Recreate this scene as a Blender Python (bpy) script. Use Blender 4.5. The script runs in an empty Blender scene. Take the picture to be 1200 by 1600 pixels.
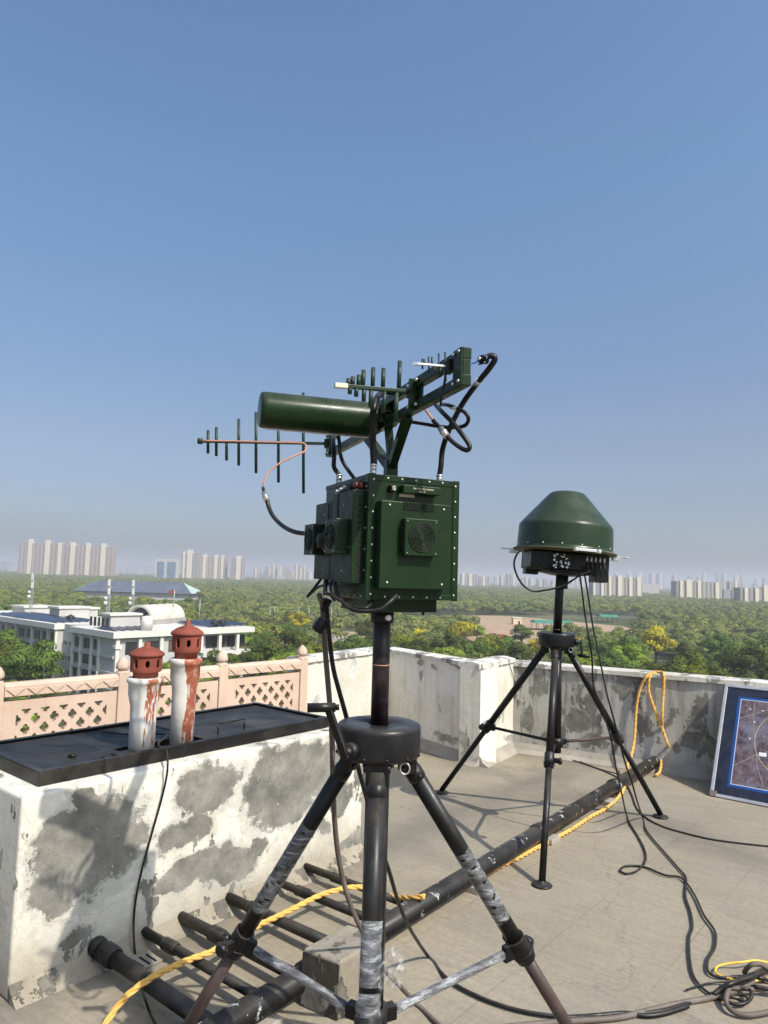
import bpy, bmesh, math, random
import numpy as np
from mathutils import Vector as V, Matrix
random.seed(7); np.random.seed(7)
S = bpy.context.scene; C = S.collection; R = math.radians
# ---------------------------------------------------------------- camera, sky, sun, exposure
F = 1110.0; CAM = V((0, 0, 1.6)); PITCH = R(5.25); ROLL = R(1.66)
cd = bpy.data.cameras.new('camera'); co = bpy.data.objects.new('camera', cd); C.objects.link(co)
co.rotation_mode = 'XYZ'
CM = Matrix.Rotation(R(90) + PITCH, 3, 'X') @ Matrix.Rotation(ROLL, 3, 'Z')
co.matrix_world = Matrix.Translation(CAM) @ CM.to_4x4()
cd.sensor_fit = 'VERTICAL'; cd.sensor_height = 24; cd.lens = 24 * F / 1600
cd.clip_start = .05; cd.clip_end = 40000
S.camera = co
S.render.resolution_x = 768; S.render.resolution_y = 1024
SUN = V((.5, -.48, .73)).normalized()
w = bpy.data.worlds.new('World'); S.world = w; w.use_nodes = True
wn = w.node_tree.nodes; wl = w.node_tree.links
sky = wn.new('ShaderNodeTexSky'); sky.sky_type = 'NISHITA'; sky.sun_disc = False
sky.sun_elevation = math.asin(SUN.z); sky.sun_rotation = math.atan2(SUN.x, SUN.y)
sky.altitude = 0; sky.air_density = 1.0; sky.dust_density = 3.6; sky.ozone_density = 5.0
tint = wn.new('ShaderNodeMix'); tint.data_type = 'RGBA'; tint.blend_type = 'MULTIPLY'; tint.inputs[0].default_value = 1; tint.inputs[7].default_value = (.865, .925, .99, 1)
wt = wn.new('ShaderNodeTexCoord'); wsx = wn.new('ShaderNodeSeparateXYZ'); wr = wn.new('ShaderNodeValToRGB'); wl.new(wt.outputs['Generated'], wsx.inputs[0]); wl.new(wsx.outputs[2], wr.inputs[0])
for k_, (p_, c_) in enumerate([(0, (1.26, 1.24, 1.18)), (.04, (1.16, 1.13, 1.07)), (.10, (.98, .90, .88)), (.18, (1.0, .86, .76)), (.27, (.97, .89, .82)), (.49, (1.03, 1.10, 1.03)), (.7, (1.05, 1.08, 1.05))]):
    e_ = wr.color_ramp.elements[k_] if k_ < 2 else wr.color_ramp.elements.new(p_)
    e_.position = p_; e_.color = (*c_, 1)
t2 = wn.new('ShaderNodeMix'); t2.data_type = 'RGBA'; t2.blend_type = 'MULTIPLY'; t2.inputs[0].default_value = 1; wl.new(sky.outputs[0], t2.inputs[6]); wl.new(wr.outputs[0], t2.inputs[7])   # dusty horizon
wl.new(t2.outputs[2], tint.inputs[6]); wl.new(tint.outputs[2], wn['Background'].inputs[0]); wn['Background'].inputs[1].default_value = .142
sl = bpy.data.lights.new('sun', 'SUN'); sl.energy = 3.9; sl.angle = R(.55); sl.color = (1, .945, .85)
so = bpy.data.objects.new('sun', sl); C.objects.link(so); so.location = (20, -20, 40)
so.rotation_mode = 'QUATERNION'; so.rotation_quaternion = SUN.to_track_quat('Z', 'Y')
vs = S.view_settings; vs.view_transform = 'Standard'; vs.look = 'None'; vs.exposure = 0.42; vs.gamma = 1
# ---------------------------------------------------------------- measuring helpers: a pixel of the 1200x1600 photo at a distance / on a plane
def ray(px, py): return CM @ V(((px - 600) / F, -(py - 800) / F, -1))
def at(px, py, Y):
    d = ray(px, py); return CAM + d * (Y / d.y)
def pz(px, py, z=0.0):
    d = ray(px, py); return CAM + d * ((z - CAM.z) / d.z)
def pp(px, py, P0, n):
    d = ray(px, py); return CAM + d * ((V(P0) - CAM).dot(V(n)) / d.dot(V(n)))
def proj(P):
    q = CM.transposed() @ (V(P) - CAM); return (600 + F * q.x / -q.z, 800 - F * q.y / -q.z)
# ---------------------------------------------------------------- mesh helpers
def frame(d):
    d = V(d).normalized(); a = V((0, 0, 1)) if abs(d.z) < .9 else V((1, 0, 0))
    x = a.cross(d).normalized(); return x, d.cross(x).normalized(), d
class MB:
    def __init__(s): s.v = []; s.f = []; s.sm = []; s.ch = []
    def add(s, vs, fs, sm=False):
        b = len(s.v); s.ch.append((b, len(s.f))); s.v += [tuple(p) for p in vs]
        s.f += [tuple(i + b for i in f) for f in fs]; s.sm += [sm] * len(fs) if not isinstance(sm, list) else sm
        return s
    def par(s, o, a, b, c):                     # parallelepiped from a corner and three edge vectors (right-handed)
        o, a, b, c = V(o), V(a), V(b), V(c)
        if a.cross(b).dot(c) < 0: a, b = b, a
        p = [o, o + a, o + a + b, o + b, o + c, o + a + c, o + a + b + c, o + b + c]
        return s.add(p, [(3, 2, 1, 0), (4, 5, 6, 7), (0, 1, 5, 4), (1, 2, 6, 5), (2, 3, 7, 6), (3, 0, 4, 7)])
    def box(s, c, sx, sy, sz, X=(1, 0, 0), Y=(0, 1, 0), Z=(0, 0, 1)):
        X, Y, Z = V(X).normalized() * sx, V(Y).normalized() * sy, V(Z).normalized() * sz
        return s.par(V(c) - X / 2 - Y / 2 - Z / 2, X, Y, Z)
    def bar(s, p, q, w, h, up=(0, 0, 1)):       # rectangular bar between two points
        p, q = V(p), V(q); d = (q - p).normalized(); x = d.cross(V(up)).normalized(); y = x.cross(d)
        return s.par(p - x * w / 2 - y * h / 2, q - p, x * w, y * h)
    def cyl(s, p, q, r0, r1=None, n=16, cap=True):
        p, q = V(p), V(q); r1 = r0 if r1 is None else r1; x, y, d = frame(q - p); vs = []; fs = []; sm = []
        for i in range(n):
            a = 2 * math.pi * i / n; e = x * math.cos(a) + y * math.sin(a); vs += [p + e * r0, q + e * r1]
        for i in range(n):
            j = (i + 1) % n; fs.append((2 * i, 2 * j, 2 * j + 1, 2 * i + 1)); sm.append(True)
        if cap: fs += [tuple(2 * i for i in range(n))[::-1], tuple(2 * i + 1 for i in range(n))]; sm += [False, False]
        return s.add(vs, fs, sm)
    def lathe(s, prof, n=32, o=(0, 0, 0), ax=(0, 0, 1), sm=True):   # prof: (radius, height)
        x, y, d = frame(ax); o = V(o); vs = []; fs = []; m = len(prof)
        for i in range(n):
            a = 2 * math.pi * i / n; e = x * math.cos(a) + y * math.sin(a)
            vs += [o + e * r + d * h for r, h in prof]
        for i in range(n):
            j = (i + 1) % n
            for k in range(m - 1): fs.append((i * m + k, j * m + k, j * m + k + 1, i * m + k + 1))
        return s.add(vs, fs, sm)
    def tube(s, pts, r, n=8, cap=True, k=6):
        pts = spline(pts, k) if k > 1 else [V(p) for p in pts]; m = len(pts); vs = []; fs = []
        T = [(pts[min(i + 1, m - 1)] - pts[max(i - 1, 0)]).normalized() for i in range(m)]
        x = frame(T[0])[0]
        for i in range(m):
            x = (x - T[i] * x.dot(T[i])).normalized(); y = T[i].cross(x); rr = r(i / (m - 1)) if callable(r) else r
            vs += [pts[i] + (x * math.cos(2 * math.pi * j / n) + y * math.sin(2 * math.pi * j / n)) * rr for j in range(n)]
        for i in range(m - 1):
            for j in range(n):
                q = (j + 1) % n; fs.append((i * n + j, i * n + q, (i + 1) * n + q, (i + 1) * n + j))
        sm = [True] * len(fs)
        if cap: fs += [tuple(range(n))[::-1], tuple(range((m - 1) * n, m * n))]; sm += [False, False]
        return s.add(vs, fs, sm)
    def prism(s, poly, h):                      # poly: 3D points, extruded by vector h
        h = V(h); n = len(poly); P = [V(p) for p in poly]; nn = V((0, 0, 0))
        for i in range(n): nn += P[i].cross(P[(i + 1) % n])
        if nn.dot(h) < 0: P = P[::-1]
        return s.add(P + [p + h for p in P], [tuple(range(n))[::-1], tuple(range(n, 2 * n))] + [(i, (i + 1) % n, (i + 1) % n + n, i + n) for i in range(n)])
    def sphere(s, c, r, n=12, m=8, sc=(1, 1, 1)):
        c = V(c); prof = [(math.sin(math.pi * i / m) * r, -math.cos(math.pi * i / m) * r) for i in range(m + 1)]
        b = len(s.v); s.lathe(prof, n, (0, 0, 0)); 
        for i in range(b, len(s.v)): q = s.v[i]; s.v[i] = (c.x + q[0] * sc[0], c.y + q[1] * sc[1], c.z + q[2] * sc[2])
        return s
    def each(s, name, m, parent, bevel=0):       # every primitive collected becomes an object of its own
        e = s.ch + [(len(s.v), len(s.f))]; out = []
        for (v0, f0), (v1, f1) in zip(e, e[1:]):
            q = MB(); q.v = s.v[v0:v1]; q.f = [tuple(i - v0 for i in f) for f in s.f[f0:f1]]; q.sm = s.sm[f0:f1]; out.append(q.build(name, m, parent, bevel))
        return out
    def build(s, name, m, parent=None, bevel=0, seg=2, fix=False):
        me = bpy.data.meshes.new(name); me.from_pydata(s.v, [], s.f)
        me.polygons.foreach_set('use_smooth', s.sm)
        if fix:
            b = bmesh.new(); b.from_mesh(me); bmesh.ops.remove_doubles(b, verts=b.verts, dist=1e-5)
            bmesh.ops.recalc_face_normals(b, faces=b.faces); b.to_mesh(me); b.free()
        me.materials.append(m); me.update()
        o = bpy.data.objects.new(name, me); C.objects.link(o)
        if parent is not None: adopt(o, parent)
        if bevel:
            q = o.modifiers.new('bevel', 'BEVEL'); q.width = bevel; q.segments = seg; q.limit_method = 'ANGLE'; q.angle_limit = R(40)
            q.harden_normals = False
        return o
def spline(pts, k=6):
    P = [V(p) for p in pts]
    if len(P) < 3: return P
    P = [P[0] * 2 - P[1]] + P + [P[-1] * 2 - P[-2]]; out = []
    for i in range(1, len(P) - 2):
        a, b, c, d = P[i - 1:i + 3]
        for j in range(k):
            t = j / k; out.append(((b * 2) + (c - a) * t + (a * 2 - b * 5 + c * 4 - d) * t * t + (b * 3 - a - c * 3 + d) * t ** 3) / 2)
    return out + [P[-2]]
WORLD = {}
def adopt(o, p):
    o.parent = p; o.matrix_parent_inverse = Matrix.Translation(V(WORLD.get(p.name, (0, 0, 0)))).inverted(); WORLD[o.name] = WORLD.get(p.name, (0, 0, 0)) if False else (0, 0, 0)
def tag(o, label=None, cat=None, group=None, kind=None):
    if label: o['label'] = label
    if cat: o['category'] = cat
    if group: o['group'] = group
    if kind: o['kind'] = kind
    return o
def thing(name, loc, label, cat, group=None, kind=None):
    o = bpy.data.objects.new(name, None); C.objects.link(o); o.location = loc; o.empty_display_size = .1
    WORLD[o.name] = tuple(loc); return tag(o, label, cat, group, kind)
def copy_tree(o, loc, rz=0, sc=1, label=None, group=None, parent=None):
    c = o.copy(); C.objects.link(c)
    if parent is None: c.location = loc; c.rotation_euler = (0, 0, rz); c.scale = (sc, sc, sc) if not isinstance(sc, tuple) else sc
    else: c.parent = parent
    if label: c['label'] = label
    if group: c['group'] = group
    for ch in o.children: copy_tree(ch, None, parent=c)
    return c
# ---------------------------------------------------------------- material helpers
class NT:
    def __init__(s, name, rough=.6, metal=0, spec=.5, coat=0):
        s.m = bpy.data.materials.new(name); s.m.use_nodes = True; s.t = s.m.node_tree; s.b = s.t.nodes['Principled BSDF']
        s.b.inputs['Roughness'].default_value = rough; s.b.inputs['Metallic'].default_value = metal
        s.b.inputs['Specular IOR Level'].default_value = spec; s.b.inputs['Coat Weight'].default_value = coat
        s.tc = s.t.nodes.new('ShaderNodeTexCoord').outputs['Object']
    def set(s, sock, v):
        if isinstance(v, bpy.types.NodeSocket): s.t.links.new(v, sock)
        elif isinstance(v, (tuple, list)) and len(v) == 3 and sock.type == 'RGBA': sock.default_value = (*v, 1)
        else: sock.default_value = v
    def out(s, k, v): s.set(s.b.inputs[k], v)
    def map(s, vec=None, sc=(1, 1, 1), rot=(0, 0, 0), loc=(0, 0, 0)):
        n = s.t.nodes.new('ShaderNodeMapping'); s.set(n.inputs[0], vec or s.tc); n.inputs[1].default_value = loc
        n.inputs[2].default_value = rot; n.inputs[3].default_value = sc; return n.outputs[0]
    def noise(s, scale, det=4, ro=.55, vec=None, dist=0, col=False):
        n = s.t.nodes.new('ShaderNodeTexNoise'); s.set(n.inputs['Vector'], vec or s.tc); n.inputs['Scale'].default_value = scale
        n.inputs['Detail'].default_value = det; n.inputs['Roughness'].default_value = ro; n.inputs['Distortion'].default_value = dist
        return n.outputs['Color' if col else 'Fac']
    def vor(s, scale, vec=None, feat='F1', rnd=1, out='Distance'):
        n = s.t.nodes.new('ShaderNodeTexVoronoi'); n.feature = feat; s.set(n.inputs['Vector'], vec or s.tc)
        n.inputs['Scale'].default_value = scale; n.inputs['Randomness'].default_value = rnd; return n.outputs[out]
    def ramp(s, f, st):
        n = s.t.nodes.new('ShaderNodeValToRGB'); s.set(n.inputs[0], f); e = n.color_ramp.elements
        while len(e) < len(st): e.new(.5)
        for i, (p, c) in enumerate(st):
            e[i].position = p; e[i].color = (c, c, c, 1) if not isinstance(c, tuple) else (*c, 1)
        return n.outputs[0]
    def mix(s, f, a, b, mode='MIX'):
        n = s.t.nodes.new('ShaderNodeMix'); n.data_type = 'RGBA'; n.blend_type = mode
        s.set(n.inputs[0], f); s.set(n.inputs[6], a); s.set(n.inputs[7], b); return n.outputs[2]
    def math(s, op, a, b=0.0, c=None, clamp=False):
        n = s.t.nodes.new('ShaderNodeMath'); n.operation = op; n.use_clamp = clamp; s.set(n.inputs[0], a); s.set(n.inputs[1], b)
        if c is not None: s.set(n.inputs[2], c)
        return n.outputs[0]
    def dot(s, v, vec=None):
        n = s.t.nodes.new('ShaderNodeVectorMath'); n.operation = 'DOT_PRODUCT'; s.set(n.inputs[0], vec or s.tc); n.inputs[1].default_value = tuple(v); return n.outputs['Value']
    def sep(s, vec=None):
        n = s.t.nodes.new('ShaderNodeSeparateXYZ'); s.set(n.inputs[0], vec or s.tc); return n.outputs
    def vadd(s, a, b, k=1.0):
        m = s.t.nodes.new('ShaderNodeVectorMath'); m.operation = 'MULTIPLY_ADD'; s.set(m.inputs[0], b); m.inputs[1].default_value = (k, k, k); s.set(m.inputs[2], a); return m.outputs[0]
    def bump(s, h, st=.3, d=.01):
        n = s.t.nodes.new('ShaderNodeBump'); s.set(n.inputs['Height'], h); n.inputs['Strength'].default_value = st; n.inputs['Distance'].default_value = d
        s.out('Normal', n.outputs[0]); return s
    def rnd(s): return s.t.nodes.new('ShaderNodeObjectInfo').outputs['Random']
def simple(name, col, rough=.6, metal=0, var=.12, scale=8, coat=0, bump=0, bs=60, bd=.002):
    t = NT(name, rough, metal, coat=coat); n = t.noise(scale, 5, .6)
    a = tuple(c * (1 - var) for c in col); b = tuple(min(1, c * (1 + var)) for c in col)
    t.out('Base Color', t.ramp(n, [(.3, a), (.7, b)]))
    if bump: t.bump(t.noise(bs, 4, .6), bump, bd)
    return t.m
# ---------------------------------------------------------------- measured axes of the roof
BA = V((.640, .768, 0)).normalized(); BN = V((BA.y, -BA.x, 0))            # along the plinth / out of its long face
KA = V((-1.335, 2.775, 0)); KLEN = 1.965; KZ = .732             # plinth near corner, length, height
# ---------------------------------------------------------------- materials of the roof
def m_floor():
    t = NT('roof_screed', .85, spec=.25)
    r = t.map(sc=(1, 1, 1), rot=(0, 0, -math.atan2(BA.y, BA.x)))            # x along BA, y across
    big = t.noise(.9, 5, .6, r); fine = t.noise(38, 6, .7, r)
    st = t.noise(3.0, 8, .72, t.map(r, sc=(9, .8, 1), rot=(0, 0, R(6))), dist=.4)
    st2 = t.noise(9, 4, .7, t.map(r, sc=(5, .55, 1), rot=(0, 0, R(-5)), loc=(3, 1, 0)), dist=.3)
    c = t.ramp(big, [(.25, (0.249, 0.210, 0.148)), (.5, (0.314, 0.265, 0.187)), (.75, (0.365, 0.312, 0.225))])
    c = t.mix(t.ramp(st, [(.34, .42), (.6, 0.0)]), c, (0.189, 0.168, 0.138))
    c = t.mix(t.ramp(st2, [(.52, 0.0), (.75, .42)]), c, (0.430, 0.383, 0.297))
    sx = t.sep(r)
    def line(o, per, off, w):
        q = t.math('ADD', t.math('MULTIPLY', t.math('ADD', o, off), 1 / per), t.math('MULTIPLY', t.noise(2.5, 2), .02))
        return t.math('LESS_THAN', t.math('ABSOLUTE', t.math('SUBTRACT', t.math('FRACT', q), .5)), w)
    ln = t.math('MAXIMUM', line(sx[1], .47, .12, .0055), line(sx[0], .94, .3, .0028))
    br = t.ramp(t.noise(3, 3), [(.42, 0.0), (.58, .55)])
    c = t.mix(t.math('MULTIPLY', ln, br), c, (0.146, 0.129, 0.107))
    spot = t.ramp(t.vor(6, r), [(.0, 1.0), (.035, 0.0)])
    c = t.mix(t.math('MULTIPLY', spot, .6), c, (0.112, 0.103, 0.090))
    d = t.ramp(t.noise(.55, 4, .6, t.map(r, loc=(5, 2, 0))), [(.5, 0.0), (.68, .55)])
    c = t.mix(d, c, (0.232, 0.215, 0.185))
    c = t.mix(t.ramp(fine, [(.35, .40), (.6, 0.0)]), c, (0.163, 0.146, 0.120))
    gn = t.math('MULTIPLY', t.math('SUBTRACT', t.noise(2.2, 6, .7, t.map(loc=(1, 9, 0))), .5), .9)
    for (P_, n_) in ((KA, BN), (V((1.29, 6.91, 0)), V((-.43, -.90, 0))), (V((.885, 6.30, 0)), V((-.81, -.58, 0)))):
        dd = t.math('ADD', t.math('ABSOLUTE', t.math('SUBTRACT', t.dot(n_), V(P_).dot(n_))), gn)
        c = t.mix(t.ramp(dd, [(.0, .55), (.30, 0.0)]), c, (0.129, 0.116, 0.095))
    pud = t.noise(.8, 4, .55, t.map(loc=(9, 4, 0))); c = t.mix(t.ramp(pud, [(.60, 0.0), (.62, .28), (.66, .10), (.8, .22)]), c, (0.172, 0.155, 0.129))
    crk = t.ramp(t.vor(.55, t.vadd(t.tc, t.noise(2.5, 5, .6, col=True), .5), 'DISTANCE_TO_EDGE'), [(.0, .35), (.0025, 0.0)]); c = t.mix(crk, c, (0.095, 0.086, 0.073))
    t.out('Base Color', c); t.bump(t.math('ADD', t.math('MULTIPLY', st, 1.0), t.math('SUBTRACT', t.math('MULTIPLY', fine, .5), t.math('MULTIPLY', ln, .6))), .5, .006)
    return t.m
def m_plaster(name, patches, P0, dirv, base=(.74, .70, .60), grey=(.29, .275, .24), amt=.5, streak=.3, low=.0, seed=0, th=1.0, dk=.35):
    """lime wash over cement; patches: (s, z, rs, rz) where the wash has come off"""
    t = NT(name, .9, spec=.2); s = t.dot(dirv); s = t.math('SUBTRACT', s, V(P0).dot(V(dirv))); z = t.sep()[2]
    wv = t.noise(3.2, 7, .62, t.map(loc=(seed, 0, 0)), col=True); wx = t.sep(wv)
    off = t.noise(20, 5, .65, t.map(loc=(seed, 3, 0)))
    sx = t.math('ADD', s, t.math('MULTIPLY', t.math('SUBTRACT', wx[0], .5), .34)); zx = t.math('ADD', z, t.math('MULTIPLY', t.math('SUBTRACT', wx[1], .5), .30))
    cur = None
    for (a, b, ra, rb) in patches:
        d = t.math('ADD', t.math('POWER', t.math('DIVIDE', t.math('SUBTRACT', sx, a), ra), 2.0), t.math('POWER', t.math('ABSOLUTE', t.math('DIVIDE', t.math('SUBTRACT', zx, b), rb)), 2.0))
        cur = d if cur is None else t.math('MINIMUM', cur, d)
    small = t.noise(5, 8, .68, t.map(sc=(1.2, 1.2, .55), loc=(seed, 1, 2)))
    fl = t.ramp(small, [(th * .60, 0.0), (th * .615, 1.0)])
    if cur is not None:
        cur = t.math('ADD', cur, t.math('MULTIPLY', t.math('SUBTRACT', off, .5), .9))
        worn = t.math('MULTIPLY', t.ramp(t.math('ADD', cur, t.math('MULTIPLY', t.math('SUBTRACT', t.noise(6, 6, .7, t.map(loc=(seed, 8, 0))), .5), 2.2)), [(.7, .62), (1.0, .3), (1.9, 0.0)]), 1.0)
        msk = t.math('MAXIMUM', t.ramp(cur, [(.62, 1.0), (.66, 0.0)]), fl)
        edge = t.math('MULTIPLY', t.ramp(cur, [(.55, 0.0), (.63, 1.0), (.70, 0.0)]), .5)
    else: msk = fl; edge = 0.0; worn = 0.0
    mot = t.noise(7, 7, .65, t.map(loc=(2, seed, 1))); mot2 = t.noise(1.6, 4, .6, t.map(loc=(1, 4, seed)))
    dark = tuple(c * dk for c in grey); g = t.ramp(mot, [(.28, tuple(c * .48 for c in grey)), (.5, tuple(c * .92 for c in grey)), (.72, tuple(min(1, c * 1.45) for c in grey))])
    warm = tuple(min(1, c * k) for c, k in zip(base, (.97, .93, .84)))
    b = t.ramp(mot2, [(.3, tuple(c * .80 for c in warm)), (.55, base), (.8, warm)])
    b = t.mix(t.ramp(t.noise(30, 5, .7), [(.3, .28), (.6, 0.0)]), b, tuple(c * .6 for c in base))
    vst = t.noise(5, 6, .7, t.map(sc=(2.6, 2.6, .22), loc=(seed, 0, 0)))
    b = t.mix(t.ramp(vst, [(.48, 0.0), (.72, streak)]), b, tuple(c * .45 for c in grey))
    if low:
        lz = t.math('ADD', z, t.math('MULTIPLY', t.math('SUBTRACT', t.noise(4, 6, .65), .5), .35))
        b = t.mix(t.ramp(lz, [(.05, low), (.30, 0.0)]), b, (.33, .29, .225))
    crk = t.ramp(t.vor(3.2, t.vadd(t.tc, t.noise(4, 4, .6, col=True), .25), 'DISTANCE_TO_EDGE'), [(.0, 1.0), (.006, 0.0)])
    if cur is not None: msk = t.math('MULTIPLY', msk, t.math('SUBTRACT', 1.0, t.ramp(t.noise(17, 7, .72, t.map(loc=(seed, 2, 5))), [(.63, 0.0), (.65, .85)])))
    b = t.mix(worn, b, tuple(min(1, k * 1.75) for k in grey)); c = t.mix(msk, b, g); c = t.mix(edge, c, tuple(min(1, k * 1.12) for k in base)); c = t.mix(t.math('MULTIPLY', crk, .35), c, tuple(k * .5 for k in grey))
    t.out('Base Color', c); t.bump(t.math('ADD', t.math('MULTIPLY', t.math('SUBTRACT', 1.0, msk), 1.0), t.math('MULTIPLY', t.noise(26, 6, .7), .8)), .8, .009)
    return t.m
def m_paint(name, col, rough=.35, dirt=(.2, .19, .17), damt=.25, chips=None, cth=.7, coat=0, scale=6, metal=0, dust=.22, spec=.28):
    t = NT(name, rough, metal, spec=spec, coat=coat); n = t.noise(scale, 6, .65)
    c = t.ramp(n, [(.25, tuple(k * .85 for k in col)), (.75, tuple(k * 1.15 for k in col))])
    c = t.mix(t.ramp(t.noise(scale * .7, 7, .7, t.map(loc=(4, 2, 1))), [(.5, 0.0), (.75, damt)]), c, dirt)
    if chips: c = t.mix(t.ramp(t.noise(scale * 4, 6, .7, t.map(loc=(1, 7, 3))), [(cth, 0.0), (cth + .02, 1.0)]), c, chips)
    up = t.sep(t.t.nodes.new('ShaderNodeNewGeometry').outputs['Normal'])[2]
    c = t.mix(t.math('MULTIPLY', t.math('MULTIPLY', t.math('MAXIMUM', up, 0.0), dust), t.ramp(t.noise(scale * 1.6, 6, .7, t.map(loc=(6, 6, 1))), [(.35, .25), (.65, 1.0)])), c, (.24, .21, .17))
    sc_ = t.ramp(t.noise(scale * 2.0, 3, .6, t.map(sc=(1, 14, 1.5), rot=(.4, .7, .3))), [(.715, 0.0), (.73, .35)]); c = t.mix(sc_, c, tuple(min(1, k * 3 + .03) for k in col))
    t.out('Base Color', c); t.out('Roughness', t.ramp(t.noise(scale * 3, 5, .7), [(.3, max(.04, rough - .08)), (.8, min(1, rough + .15))]))
    t.bump(t.noise(scale * 20, 4, .6), .12, .0015); return t.m
M = {}
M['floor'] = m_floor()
M['steel'] = m_paint('galvanised_steel', (.62, .61, .58), .35, metal=.8, damt=.3)
M['alu'] = m_paint('aluminium_frame', (.55, .55, .54), .42, metal=.55, damt=.3)
M['green'] = m_paint('dark_green_enamel', (.0088, .0245, .0075), .28, dirt=(.05, .06, .04), damt=.14, coat=.0, spec=.2, scale=9)
M['green_matte'] = m_paint('dark_green_paint', (.0085, .021, .009), .40, spec=.22, dirt=(.06, .065, .05), damt=.14, scale=11)
M['green_rod'] = m_paint('green_painted_rod', (.012, .030, .016), .4, dirt=(.14, .15, .12), damt=.15)
M['black'] = m_paint('black_powder_coat', (.0045, .0045, .005), .38, dirt=(.03, .028, .026), damt=.3, scale=10)
M['black_worn'] = m_paint('worn_black_drum', (.007, .007, .008), .36, dirt=(.045, .043, .045), damt=.4, chips=(.22, .2, .18), cth=.71, scale=5)
M['plum'] = m_paint('worn_plum_anodised_tube', (.012, .006, .008), .34, dirt=(.10, .075, .08), damt=.6, scale=9)
M['brown_tube'] = m_paint('brown_telescopic_tube', (.055, .036, .034), .42, dirt=(.14, .11, .10), damt=.5, scale=7)
M['rubber'] = m_paint('black_rubber', (.006, .006, .0065), .5, dirt=(.04, .037, .035), damt=.4, scale=14)
M['cable'] = m_paint('black_cable_sheath', (.005, .005, .0055), .38, dirt=(.035, .032, .03), damt=.35, scale=16)
M['cable_grey'] = m_paint('dusty_grey_brown_cable', (.12, .095, .08), .6, dirt=(.26, .22, .18), damt=.6, scale=8)
M['copper'] = m_paint('pink_copper_coax', (.45, .22, .16), .45, damt=.1)
M['label_white'] = simple('white_sleeve', (.55, .54, .51), .5)
M['cream'] = simple('aged_cream_label', (.62, .58, .44), .6)
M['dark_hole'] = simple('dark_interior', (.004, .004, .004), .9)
M['pipe'] = m_paint('black_tarred_pipe', (.007, .0075, .0085), .33, dirt=(.06, .055, .05), damt=.45, chips=(.40, .42, .41), cth=.60, scale=3.5)
M['pipe2'] = m_paint('black_tarred_small_pipe', (.009, .0085, .008), .42, dirt=(.09, .078, .065), damt=.55, chips=(.3, .29, .26), cth=.68, scale=5)
M['hatch'] = m_paint('black_bitumen_sheet', (.008, .0078, .0075), .52, spec=.3, dust=.10, dirt=(.07, .067, .062), damt=.85, chips=(.3, .29, .27), cth=.73, scale=3.4)
M['hatch_rim'] = m_paint('black_painted_angle_rim', (.008, .0078, .0075), .4, dust=.05, dirt=(.06, .052, .042), damt=.9, chips=(.3, .27, .22), cth=.71, scale=4.5)
M['blue'] = simple('blue_insulation', (.03, .13, .6), .4)
M['terra'] = simple('terracotta', (.21, .048, .028), .75, var=.3, scale=9, bump=.4, bs=40, bd=.003)
def m_chimney(name, rustside, amt, ctr):
    t = NT(name, .75, spec=.3); g = t.noise(5, 7, .65, t.map(sc=(1.4, 1.4, .6)))
    c = t.ramp(g, [(.3, (.52, .50, .45)), (.6, (.66, .64, .59)), (.8, (.46, .46, .44))])
    side = t.math('SUBTRACT', t.dot(rustside), V(rustside).dot(V(ctr))); q = t.math('ADD', t.math('MULTIPLY', side, 13.0), t.math('MULTIPLY', t.math('SUBTRACT', t.noise(9, 8, .7, t.map(sc=(2.2, 2.2, .3))), .5), 3.6))
    m1 = t.ramp(q, [(amt, 0.0), (min(1, amt + .02), 1.0)])
    c = t.mix(m1, c, t.ramp(t.noise(22, 5, .7), [(.35, (.24, .060, .036)), (.55, (.33, .11, .055)), (.68, (.55, .45, .36))]))
    m2 = t.ramp(t.noise(7, 7, .7, t.map(loc=(3, 1, 0))), [(.58, 0.0), (.64, .7)])
    c = t.mix(m2, c, (.45, .29, .15)); t.out('Base Color', c); t.bump(t.noise(30, 5, .7), .5, .004); return t.m
def m_pink():
    t = NT('pink_sandstone', .82, spec=.25); n = t.noise(2.4, 5, .6); 
    c = t.ramp(n, [(.25, (.46, .335, .255)), (.55, (.55, .415, .32)), (.8, (.60, .465, .365))])
    c = t.mix(t.ramp(t.noise(4, 6, .7, t.map(sc=(1, 1, .3))), [(.55, 0.0), (.8, .35)]), c, (.40, .24, .17))
    c = t.mix(t.ramp(t.noise(60, 3, .6), [(.35, .2), (.5, 0.0)]), c, (.42, .27, .2))
    t.out('Base Color', c); t.bump(t.noise(70, 4, .6), .25, .002); return t.m
M['pink'] = m_pink()
M['copings'] = m_plaster('coping_wash', [], (0, 0, 0), (1, 0, 0), base=(0.630, 0.603, 0.540), grey=(.28, .27, .245), streak=.15, th=.93)
def m_cement():
    t = NT('grey_cement', .88, spec=.25); c = t.ramp(t.noise(4, 6, .65), [(.3, (.25, .225, .185)), (.7, (.37, .335, .28))])
    c = t.mix(t.ramp(t.noise(8, 6, .7, t.map(loc=(2, 2, 0))), [(.55, 0.0), (.7, .6)]), c, (.15, .14, .12)); t.out('Base Color', c); t.bump(t.noise(30, 6, .7), .5, .006); return t.m
M['cement'] = m_cement()
def m_film():
    t = NT('cling_film', .22, spec=.6)
    n = t.noise(26, 6, .7, t.map(sc=(.6, .6, 3.2), rot=(.5, .2, 0))); t.out('Base Color', (.80, .82, .84))
    t.out('Alpha', t.ramp(n, [(.40, .07), (.55, .20), (.66, .46)])); t.bump(t.noise(60, 4, .65, t.map(sc=(1, 1, 3.0))), .5, .004); return t.m
M['film'] = m_film()
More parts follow.
